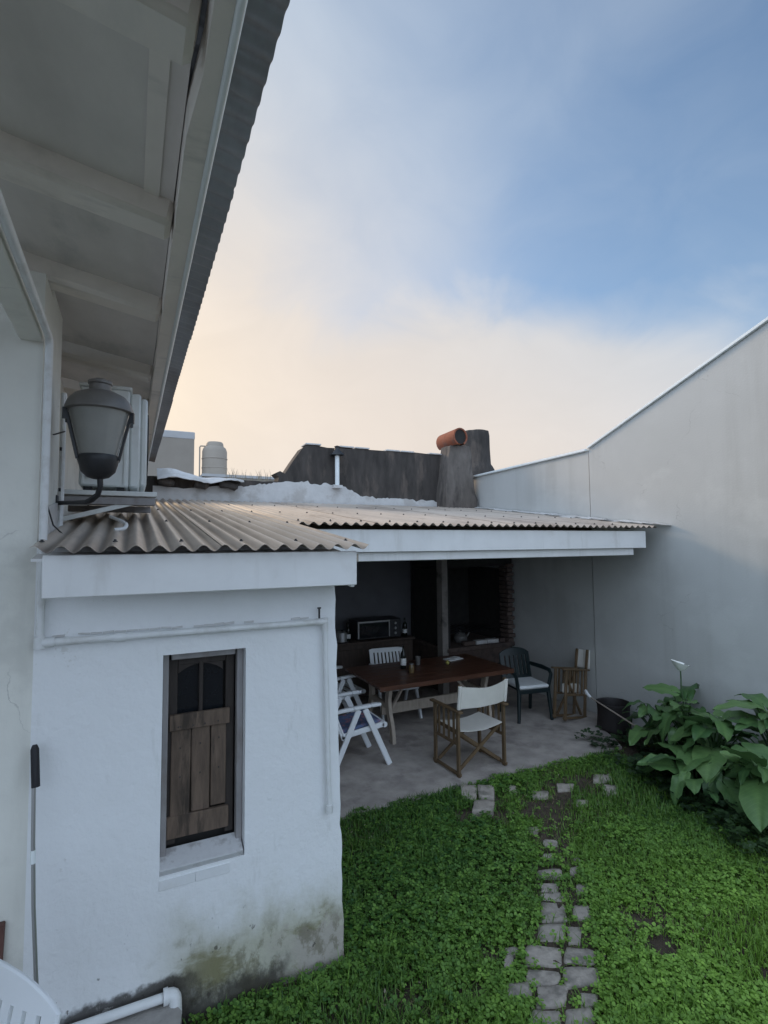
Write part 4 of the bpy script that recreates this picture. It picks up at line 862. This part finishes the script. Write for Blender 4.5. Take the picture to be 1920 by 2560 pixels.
for k, (x, y, lab) in enumerate(((3.10, 7.68, 'dark bottle standing left of the oven on the sideboard'), (4.12, 7.70, 'dark bottle at the right end of the sideboard by the column'))):
    t = thing('bottle', lab, 'bottle', (x, y, SZ))
    B().lathe([(0.036, 0), (0.038, 0.01), (0.038, 0.17), (0.034, 0.20), (0.015, 0.235), (0.013, 0.29), (0.016, 0.295), (0.0, 0.30)], 14).obj('body', M_bottle, t)
    B().lathe([(0.0385, 0.05), (0.039, 0.055), (0.039, 0.11), (0.0385, 0.115)], 14).obj('paper_label', M_paper, t)
kt = thing('kettle', 'sooty kettle on the barbecue hearth', 'kettle', (5.05, 7.45, 0.752))
B().lathe([(0.10, 0), (0.12, 0.03), (0.115, 0.10), (0.06, 0.15), (0.05, 0.16), (0.015, 0.17), (0.018, 0.19), (0, 0.195)], 16).obj('body', M_zinclamp, kt)
B().tube([(-0.09, 0, .13), (-0.07, 0, .24), (0.07, 0, .24), (0.09, 0, .13)], .007, 6).obj('handle', M_black, kt); B().tube([(0.10, 0, .06), (0.16, 0, .11), (0.18, 0, .15)], [.02, .013, .011], 8).obj('spout', M_zinclamp, kt)
ba = thing('basket', 'dark heaped cloth basket at the left end of the sideboard', 'basket', (2.48, 7.72, SZ))
B().lathe([(0.15, 0), (0.20, 0.16), (0.19, 0.16), (0.14, 0.01), (0, 0.01)], 16).obj('body', M_wooddk, ba); B().lathe([(0.185, 0.13), (0.15, 0.20), (0.06, 0.24), (0, 0.245)], 12).jitter(.03, 6).obj('cloth', M_blue, ba)
bq = thing('barbecue', 'built-in brick barbecue with a pale column and sooty open hearth at the back', 'barbecue', (4.5, 7.05, 0.0))
B().box((0.0, 0.08, 1.38), (0.11, 0.16, 2.70), bev=.006).obj('column', M_column, bq)
B().box((0.70, 0.62, 0.35), (1.30, 1.16, 0.66)).obj('plinth', M_brick, bq)
B().box((0.70, 0.60, 0.715), (1.36, 1.20, 0.07), bev=.008).obj('hearth', M_brick, bq)
B().box((0.70, 1.18, 1.70), (1.30, 0.06, 1.90)).obj('fireback', M_sootvoid, bq)
B().box((0.70, 0.55, 2.30), (1.30, 1.1, 0.55)).obj('hood', M_sootvoid, bq)
B().box((0.10, 0.62, 1.35), (0.07, 1.1, 1.25)).obj('cheek', M_sootvoid, bq)
for k in range(18):
    B().box((1.27 + 0.012 * ((k % 2) * 2 - 1) + random.uniform(-.006, .006), 0.06, 0.79 + k * 0.073), (0.11 + .03 * (k % 2), 0.22, 0.062), rot=(0, 0, R(random.uniform(-4, 4))), bev=.006).obj('brick', M_brick, bq)
B().box((1.30, 0.72, 1.35), (0.08, 1.05, 1.25)).obj('cheek', M_sootvoid, bq)
for k in range(4): B().box((0.50 + k * 0.235, 0.10, 0.785), (0.215, 0.11, 0.062), rot=(0, 0, R(random.uniform(-5, 5))), bev=.006).obj('brick', M_plaster if k in (1, 2) else M_brick, bq)
for k in range(9): B().box((0.35 + k * 0.1, 0.55, 0.95), (0.012, 0.8, 0.012)).obj('grill_bar', M_black, bq)
bn = thing('bin', 'black plastic tub standing against the grey wall', 'bin', (5.63, 4.86, -0.01))
B().lathe([(0.165, 0), (0.178, 0.01), (0.198, 0.34), (0.21, 0.345), (0.21, 0.365), (0.195, 0.365), (0.185, 0.34), (0.205, 0.05), (0, 0.05)], 24).obj('body', M_bin, bn)
B().lathe([(0.0, 0.20), (0.172, 0.22), (0.12, 0.27), (0.0, 0.27)], 16).jitter(.03, 7).obj('soil', M_soil, bn)
br = thing('broom', 'thin pale stick with a white rounded handle resting across the black tub', 'stick')
ba_, bb_ = Vector((5.500, 5.164, 0.381)), Vector((5.200, 4.076, 0.291)); bd = bb_ - ba_
B().tube([ba_, bb_], 0.009, 8).obj('shaft', M_pale, br)
B().tube([ba_ + Vector((0.05, .03, .0)) , ba_ + Vector((0.01, .03, .045)), ba_ + Vector((-0.01, .0, .03)), ba_ + bd * 0.07], [.016, .022, .022, .016], 10).obj('handle', M_plastic, br)
cl = thing('hanging_fitting', 'slim pale light fitting under the patio roof edge', 'lamp', (3.02, 5.0, 2.45))
B().tube([(-0.45, 0, -0.02), (0.45, 0, -0.02)], 0.022, 8).obj('tube', M_plaster, cl); B().box((0, 0, 0.03), (0.8, 0.06, 0.05)).obj('tray', M_zinclamp, cl)

# ------------------------------------------------------------------ planting bed: arum lilies
def leaf_mesh(L, W, droop, fold, seed, notch=True):
    rnd = random.Random(seed); b = B(); rows = []
    ph = rnd.uniform(0, 6); rip = rnd.uniform(.012, .03) * L * 4
    prof = [(-0.30, 0.30, 0.16), (-0.24, 0.56, 0.08), (-0.14, 0.78, 0.03), (0.0, 0.95, 0.0), (0.12, 1.0, 0.0), (0.26, 1.0, 0.0), (0.42, 0.95, 0.0), (0.58, 0.83, 0.0), (0.74, 0.62, 0.0), (0.87, 0.36, 0.0), (0.96, 0.13, 0.0), (1.0, 0.012, 0.0)]
    verts = {}
    for s in (-1, 1):
        rows = []
        for (y, wo, wi) in prof:
            row = []
            for u in (0, 0.33, 0.66, 1.0):
                x = s * (wi + (wo - wi) * u) * W / 2
                z = -droop * L * max(0, y) ** 2 - 0.10 * L * max(0, -y) * 2 + fold * abs(x) - 0.55 * fold * (abs(x) / (W / 2)) ** 2 * W / 2 + (rip * u * u * math.sin(ph + y * 13 + s) * 0.6) - (0.015 * L if u == 0 and y >= 0 else 0)
                key = (round(x, 6), y)
                if key not in verts: verts[key] = b.bm.verts.new((x, y * L, z))
                row.append(verts[key])
            rows.append(row)
        for A, C2 in zip(rows, rows[1:]):
            for k in range(3):
                q = [A[k], A[k + 1], C2[k + 1], C2[k]]
                u_ = []
                for v in q:
                    if v not in u_: u_.append(v)
                if len(u_) > 2:
                    try: b.bm.faces.new(u_)
                    except ValueError: pass
    me = b.mesh('leaf', M_lily, 80)
    co = np.empty(len(me.vertices) * 3, np.float32); me.vertices.foreach_get('co', co); co = co.reshape(-1, 3)
    for nm, vals in (('lx', np.abs(co[:, 0]) / L), ('ly', co[:, 1] / L)):
        q = me.attributes.new(nm, 'FLOAT', 'POINT'); q.data.foreach_set('value', vals.astype(np.float32))
    a = me.attributes.new('tint', 'FLOAT', 'POINT')
    v = np.where(np.abs(co[:, 0]) < 1e-4, 0.22, 0.0) + np.clip(np.abs(co[:, 0]) / (W / 2) - .8, 0, 1) * 0.4
    a.data.foreach_set('value', v.astype(np.float32))
    return me
LEAVES = [leaf_mesh(0.27, 0.15, 0.7, 0.25, 6), leaf_mesh(0.33, 0.26, 0.15, 0.12, 7), leaf_mesh(0.30, 0.21, 0.9, 0.18, 8), leaf_mesh(0.30, 0.22, 0.45, 0.10, 1), leaf_mesh(0.34, 0.24, 0.30, 0.22, 2), leaf_mesh(0.28, 0.20, 0.6, 0.05, 3), leaf_mesh(0.38, 0.27, 0.35, 0.15, 4), leaf_mesh(0.26, 0.17, 0.25, 0.35, 5)]
def place_leaf(plant, base_local, tip_dir, tilt_roll, scale, k, ground=(0, 0, 0)):
    """petiole from the plant's foot to base_local, then the blade pointing along tip_dir"""
    o = link('leaf', LEAVES[k % len(LEAVES)], plant)
    y = Vector(tip_dir).normalized(); x = y.cross(Vector((0, 0, 1)))
    if x.length < .05: x = Vector((1, 0, 0))
    x.normalize(); x = Matrix.Rotation(tilt_roll, 3, y) @ x; z = x.cross(y)
    m = Matrix((x, y, z)).transposed().to_4x4() @ Matrix.Diagonal((scale, scale, scale, 1)); m.translation = Vector(base_local)
    o.matrix_local = m
    g0, p = Vector(ground), Vector(base_local)
    mid = g0.lerp(p, 0.55) + Vector((0, 0, 0.10 * (p - g0).length)) - Vector((y.x, y.y, 0)) * 0.03
    B().tube([g0, g0.lerp(mid, .5) + Vector((0, 0, .02)), mid, mid.lerp(p, .6) + Vector((0, 0, .012)), p], [.010, .009, .008, .006, .004], 6, False).obj('stem', M_stem, plant)
    return o
LILY_LABELS = ['leafy arum lily clump at the left end of the bed beside the tub', 'arum lily clump bearing the single white flower', 'arum lily with broad leaves in the middle of the bed by the wall', 'arum lily with big pale leaves at the right edge of the photo', 'low arum lily with drooping heart leaves at the front of the bed', 'tall arum lily with upright leaves at the far right by the wall']
PL = [((5.45, 4.10), .60, 17), ((5.42, 3.72), .80, 28), ((5.28, 3.35), .70, 28), ((4.95, 2.74), .55, 22), ((4.85, 3.25), .36, 18), ((5.50, 2.90), .85, 27)]
for i, ((px, py), H, n) in enumerate(PL):
    t = thing('arum_lily', LILY_LABELS[i], 'plant', (px, py, 0), 0, 'arum lilies along the grey wall')
    rnd = random.Random(40 + i)
    for j in range(n):
        az = 2 * math.pi * (j * 0.618 + rnd.uniform(-.06, .06)); el = rnd.random()
        h = H * (0.45 + 0.55 * el) ; rr = (0.10 + 0.24 * (1 - el * .7)) * (0.8 if H > .5 else 1.0)
        bx, by = rr * math.cos(az), rr * math.sin(az)
        if px + bx > 5.72: bx = 5.72 - px
        hd = Vector((math.cos(az), math.sin(az), 0))
        if px + bx + hd.x * .25 > 5.86: hd = Vector((-abs(hd.x) * .6, hd.y - .4, 0)).normalized()
        d = hd + Vector((0, 0, rnd.uniform(-.75, .35) if el < .7 else rnd.uniform(-.2, .8)))
        place_leaf(t, (bx, by, h), d, rnd.uniform(-.5, .5), rnd.choice((.45, .6, .75, .85, .95, 1.05)) * rnd.uniform(.9, 1.1) * (1.0 if H > .5 else .85), rnd.randrange(8), (rnd.uniform(-.04, .04), rnd.uniform(-.04, .04), 0))
    if i == 1:
        fp = Vector((5.50 - px, 3.83 - py, 0.985))
        B().tube([(0.0, 0.0, 0.0), (0.04, .04, .45), (fp.x, fp.y, 0.80), fp], [.010, .009, .008, .007], 7).obj('flower_stem', M_stem, t)
        b = B(); rows = []
        for v in np.linspace(0, 1, 6):
            r = 0.022 + 0.066 * v ** 0.85; rows.append([fp + Vector((math.cos(a) * r * (1.15), math.sin(a) * r, 0.085 * v ** 1.1 + 0.03 * v * math.cos(a - 2.6))) for a in np.linspace(0.2, 5.9, 18)])
        b.grid(rows).grid([[p * 1.0 + (fp - p) * .02 for p in r] for r in rows]).obj('flower', M_flower, t, 80)
    if i == 3:      # the large pale leaf hanging at the right edge, and its neighbours
        place_leaf(t, (-0.02, 0.05, 0.42), (-0.35, -0.02, -0.95), 0.15, 1.45, 3)
        place_leaf(t, (-0.10, 0.36, 0.30), (-0.75, -0.25, -0.75), -0.2, 1.0, 0)
        place_leaf(t, (0.02, 0.12, 0.55), (-0.3, -0.75, -0.25), 0.3, 1.15, 1)
for k, (x, y) in enumerate(((5.09, 3.98), (5.44, 4.24), (5.56, 4.18))):
    t = thing('fallen_fruit', ['yellow fruit lying in the bed in front of the lilies, nearest the lawn', 'pale green fruit lying in the bed below the tub', 'small yellowish fruit lying in the bed under the lily leaves'][k], 'fruit', (x, y, 0.02))
    B().lathe([(0.0, 0.0), (0.02, 0.004), (0.034, 0.02), (0.036, 0.034), (0.028, 0.055), (0.010, 0.066), (0.0, 0.067)], 14).obj('skin', M_yellow, t); B().tube([(0, 0, .064), (.006, 0, .078)], .003, 5).obj('stalk', M_stem, t)

# ------------------------------------------------------------------ lawn: blades, clover leaves, weeds (stuff)
def fast_mesh(name, V, F, tint, m):
    me = bpy.data.meshes.new(name); nv, nf = len(V), len(F)
    me.vertices.add(nv); me.vertices.foreach_set('co', V.astype(np.float32).ravel())
    k = F.shape[1]; me.loops.add(nf * k); me.loops.foreach_set('vertex_index', F.astype(np.int32).ravel())
    me.polygons.add(nf); me.polygons.foreach_set('loop_start', np.arange(0, nf * k, k, dtype=np.int32))
    a = me.attributes.new('tint', 'FLOAT', 'POINT'); a.data.foreach_set('value', tint.astype(np.float32))
    me.update(calc_edges=True); me.materials.append(m)
    return link(name, me)
def vnoise(x, y, f, s):
    """cheap smooth value noise, 0..1"""
    rs = np.random.default_rng(s); T = rs.random((64, 64)); gx, gy = x * f + 31.7, y * f + 17.3
    ix, iy = np.floor(gx).astype(int), np.floor(gy).astype(int); fx, fy = gx - ix, gy - iy
    fx, fy = fx * fx * (3 - 2 * fx), fy * fy * (3 - 2 * fy); g = lambda a, b: T[a % 64, b % 64]
    return (g(ix, iy) * (1 - fx) + g(ix + 1, iy) * fx) * (1 - fy) + (g(ix, iy + 1) * (1 - fx) + g(ix + 1, iy + 1) * fx) * fy
SQ = [np.array(q).reshape(4, 2) for q in STONES]
def lawn_points(n, margin=0.0):
    x = RNG.uniform(0.2, 5.7, n); y = RNG.uniform(-1.5, 4.75, n)
    d = np.full(n, 1.0)
    bed = 4.72 + 0.30 * (y - 2.4)                                # lawn / bed border
    d *= np.clip((bed + 0.35 * (vnoise(x, y, 3, 5) - .5) - x) / 0.55, 0, 1)
    d *= (x > 0.30) & ~((x < 1.17) & (y > 2.93))
    d *= np.where(y > 4.37 + 0.10 * vnoise(x, y, 6, 8), 0.0, 1.0)
    # thin over the path, none on the stones
    t = np.clip(((x - 1.3) * .68 + (y - 1.5) * .73) / 2.6, 0, 1); cx = 1.5 + 1.62 * t; cy = 1.55 + 1.75 * t
    off = np.abs((x - cx) * .73 - (y - cy) * .68)
    d *= np.clip((off - 0.06) / 0.12, 0.38, 1) if margin == 0 else 1
    for qi, q in enumerate(SQ):
        SK = .66 if 20 <= qi <= 32 else .97
        c = q.mean(0); ins = np.ones(n, bool)
        for i in range(4):
            a, b = c + (q[i] - c) * SK, c + (q[(i + 1) % 4] - c) * SK
            ins &= ((b[0] - a[0]) * (y - a[1]) - (b[1] - a[1]) * (x - a[0])) < 0
        d *= np.where(ins, 0.0, 1.0)
    # bare earth patches
    for (ax, ay, r) in ((2.98, 2.36, .22), (2.92, 2.20, .17), (1.72, 2.45, .10), (1.95, 2.62, .08), (3.1, 3.4, .16), (2.95, 3.75, .16), (3.35, 3.75, .30), (3.8, 3.9, .30), (4.2, 3.95, .26), (3.05, 4.05, .2), (2.75, 3.95, .15), (1.35, 2.55, .14), (3.2, 1.75, .12)):
        d *= np.clip((np.hypot(x - ax, y - ay) / r - 0.6 + .7 * vnoise(x, y, 9, 3)) / .8, 0.06, 1)
    d *= 0.6 + 0.4 * np.clip(vnoise(x, y, 2.2, 1) * 1.6, 0, 1)
    near = (y > 1.0) | (x < 2.6)
    keep = RNG.random(n) < d * np.where(near, 1, .5)
    return x[keep], y[keep]
def gz(x, y): return np.array([0.022 * mnoise.noise(Vector((a, b, 0)) * 2.3) for a, b in zip(x, y)]) - 0.004
# grass blades: three-segment ribbons
x, y = lawn_points(230000); n = len(x); z0 = gz(x, y)
lush = vnoise(x, y, 1.3, 21); L = RNG.uniform(.03, .075, n) * (0.7 + .8 * vnoise(x, y, 2.5, 2)); az = RNG.uniform(0, 2 * np.pi, n); lean_ = RNG.uniform(.2, 1.1, n); wd = RNG.uniform(.0018, .0042, n)
dx, dy = np.cos(az), np.sin(az); px, py = -dy, dx
V = np.empty((n, 6, 3)); 
for i, (t, wk) in enumerate(((0, 1.0), (.5, .9), (1.0, .12))):
    h = L * t * np.cos(lean_ * t * .8); o = L * t * np.sin(lean_ * t * .8) 
    for s in (0, 1):
        sg = (s * 2 - 1) * wd * wk
        V[:, i * 2 + s, 0] = x + dx * o + px * sg; V[:, i * 2 + s, 1] = y + dy * o + py * sg; V[:, i * 2 + s, 2] = z0 + h
base = (np.arange(n) * 6)[:, None]
F = np.concatenate([base + np.array([[0, 1, 3, 2]]), base + np.array([[2, 3, 5, 4]])])
warm = np.clip(1.2 - np.hypot(x - 3.2, (y - 1.8) * 0.9) / 1.5, 0, 1)      # yellow-green turf, with the brighter light there put into its tint
tint = np.clip(0.10 + 0.30 * lush + 0.62 * warm * (.4 + .6 * vnoise(x, y, 3.1, 4)) + RNG.normal(0, .12, n), 0, 1)
o = fast_mesh('grass', V.reshape(-1, 3), F, np.repeat(tint, 6), M_grass); tag(o, 'short green lawn grass around the stone path', 'grass', kind='stuff')
# clover and broad weeds: groups of leaflets on short stalks
def leaflets(n0, smin, smax, hmin, hmax, name, m, label, cat, pts=None, k=3):
    x, y = lawn_points(n0) if pts is None else pts; n = len(x); z0 = gz(x, y)
    patch = vnoise(x, y, 1.9, 33) if pts is None else np.ones(n)
    keep = RNG.random(n) < np.clip(patch * 2.0 - .30, .2, 1); x, y, z0, patch = x[keep], y[keep], z0[keep], patch[keep]; n = len(x)
    hh = RNG.uniform(hmin, hmax, n) * (.6 + .7 * patch); s = RNG.uniform(smin, smax, n); a0 = RNG.uniform(0, 2 * np.pi, n); tilt = RNG.uniform(-.45, .45, n); tdir = RNG.uniform(0, 6.28, n)
    Vs, Ts = [], []
    warm = np.clip(1.2 - np.hypot(x - 3.2, (y - 1.8) * 0.9) / 1.5, 0, 1)  # same lawn patch: yellower leaves plus painted-in brightness
    tn = np.clip(0.18 + 0.30 * vnoise(x, y, 1.3, 21) + .45 * warm + RNG.normal(0, .12, n), 0, 1)
    for j in range(k):
        a = a0 + j * 2 * np.pi / k + RNG.uniform(-.2, .2, n); ca, sa = np.cos(a), np.sin(a); dr = RNG.uniform(-.35, .25, n)
        W = np.empty((n, 6, 3))
        for i, (u, v) in enumerate(((0.05, 0), (.45, .42), (.85, .40), (1.0, 0), (.85, -.40), (.45, -.42))):
            lx, ly = u * ca - v * sa, u * sa + v * ca
            W[:, i, 0] = x + lx * s; W[:, i, 1] = y + ly * s
            W[:, i, 2] = z0 + hh + s * (lx * np.cos(tdir) + ly * np.sin(tdir)) * tilt + s * dr * u * u + s * .25 * abs(v)
        Vs.append(W); Ts.append(np.repeat(np.clip(tn + RNG.normal(0, .06, n), 0, 1), 6))
    V = np.concatenate(Vs).reshape(-1, 3); nn = n * k; b = (np.arange(nn) * 6)[:, None]
    F = np.concatenate([b + np.array([[0, 1, 2, 3]]), b + np.array([[0, 3, 4, 5]])])
    o = fast_mesh(name, V, F, np.concatenate(Ts), m); tag(o, label, cat, kind='stuff'); return o
leaflets(95000, .011, .027, .015, .055, 'clover', M_clover, 'clover and small broad leaves spread through the lawn', 'clover')
n = 5200; wx = RNG.uniform(4.0, 5.75, n); wy = RNG.uniform(2.0, 4.75, n); ok = (wx > 4.30 + .30 * (wy - 2.4) + .35 * (RNG.random(n) - .5)) & (RNG.random(n) < np.where(wx < 5.0, .75, .4))
ok &= ~((np.hypot(wx - 5.0, wy - 4.2) < .2)) & ~((wx > 5.2) & (wy > 4.5))
leaflets(0, .018, .05, .02, .12, 'weeds', M_weed, 'dark low weeds carpeting the bed under the lilies', 'weeds', (wx[ok], wy[ok]), 4)
# pale specks of fallen leaves
n = 900; lx, ly = lawn_points(5200, 1); kk = RNG.random(len(lx)) < np.where(ly > 3.0, 1.0, .28); lx, ly = lx[kk], ly[kk]; n = len(lx); s = RNG.uniform(.004, .015, n); a = RNG.uniform(0, 6.28, n); zz = gz(lx, ly) + RNG.uniform(.006, .035, n)
V = np.empty((n, 4, 3))
for i, (u, v) in enumerate(((-1, 0), (0, .5), (1, 0), (0, -.5))):
    V[:, i, 0] = lx + s * (u * np.cos(a) - v * np.sin(a)); V[:, i, 1] = ly + s * (u * np.sin(a) + v * np.cos(a)); V[:, i, 2] = zz + s * .4 * u * RNG.uniform(-1, 1, n)
o = fast_mesh('leaf_litter', V.reshape(-1, 3), np.arange(n * 4).reshape(n, 4), np.zeros(n * 4), M_litter); tag(o, 'pale dry leaf bits scattered on the lawn and path', 'leaf litter', kind='stuff')

# straw-coloured dry blades lying in the worn spots and beside the stones
M_straw = mat('straw', (0.30, 0.26, 0.13), 0.9, 0.3, 30, world_pos=True)
x, y = lawn_points(42000, 1); spots = ((2.98, 2.36, .40), (2.92, 2.2, .3), (3.1, 3.5, .45), (3.6, 3.85, .5), (4.2, 4.0, .35), (2.3, 2.5, .35), (1.9, 2.2, .3), (1.4, 2.6, .25))
wgt = np.full(len(x), .06)
for ax, ay, r in spots: wgt = np.maximum(wgt, .75 * np.exp(-(np.hypot(x - ax, y - ay) / r) ** 2))
k = RNG.random(len(x)) < wgt; x, y = x[k], y[k]; n = len(x); z0 = gz(x, y); L = RNG.uniform(.02, .06, n); a = RNG.uniform(0, 6.28, n); hgt = RNG.uniform(.004, .04, n); w_ = RNG.uniform(.0012, .003, n)
V = np.empty((n, 4, 3))
for i, (u, v) in enumerate(((0, -1), (0, 1), (1, .3), (1, -.3))):
    V[:, i, 0] = x + L * u * np.cos(a) - v * w_ * np.sin(a); V[:, i, 1] = y + L * u * np.sin(a) + v * w_ * np.cos(a); V[:, i, 2] = z0 + .004 + u * hgt
o = fast_mesh('dry_grass', V.reshape(-1, 3), np.arange(n * 4).reshape(n, 4), np.zeros(n * 4), M_straw); tag(o, 'dry straw-coloured blades in the worn spots of the lawn', 'grass', kind='stuff')
# a few taller tufts break the even carpet
x, y = lawn_points(1500); k = vnoise(x, y, 2.7, 77) > .58; cx, cy = x[k], y[k]; m_ = 14; x = np.repeat(cx, m_) + RNG.normal(0, .018, len(cx) * m_); y = np.repeat(cy, m_) + RNG.normal(0, .018, len(cy) * m_)
n = len(x); z0 = gz(x, y); L = RNG.uniform(.06, .13, n); a = RNG.uniform(0, 6.28, n); b_ = RNG.uniform(.2, 1.0, n); w_ = RNG.uniform(.0015, .003, n); V = np.empty((n, 6, 3))
for i, (t, wk) in enumerate(((0, 1.0), (.55, .8), (1.0, .1))):
    h = L * t * np.cos(b_ * t); o_ = L * t * np.sin(b_ * t)
    for s_ in (0, 1):
        sg = (s_ * 2 - 1) * w_ * wk
        V[:, i * 2 + s_, 0] = x + np.cos(a) * o_ - np.sin(a) * sg; V[:, i * 2 + s_, 1] = y + np.sin(a) * o_ + np.cos(a) * sg; V[:, i * 2 + s_, 2] = z0 + h
b0 = (np.arange(n) * 6)[:, None]; F = np.concatenate([b0 + np.array([[0, 1, 3, 2]]), b0 + np.array([[2, 3, 5, 4]])])
o = fast_mesh('grass_tufts', V.reshape(-1, 3), F, np.repeat(np.clip(RNG.normal(.45, .2, n), 0, 1), 6), M_grass); tag(o, 'taller tufts of grass standing out of the lawn', 'grass', kind='stuff')
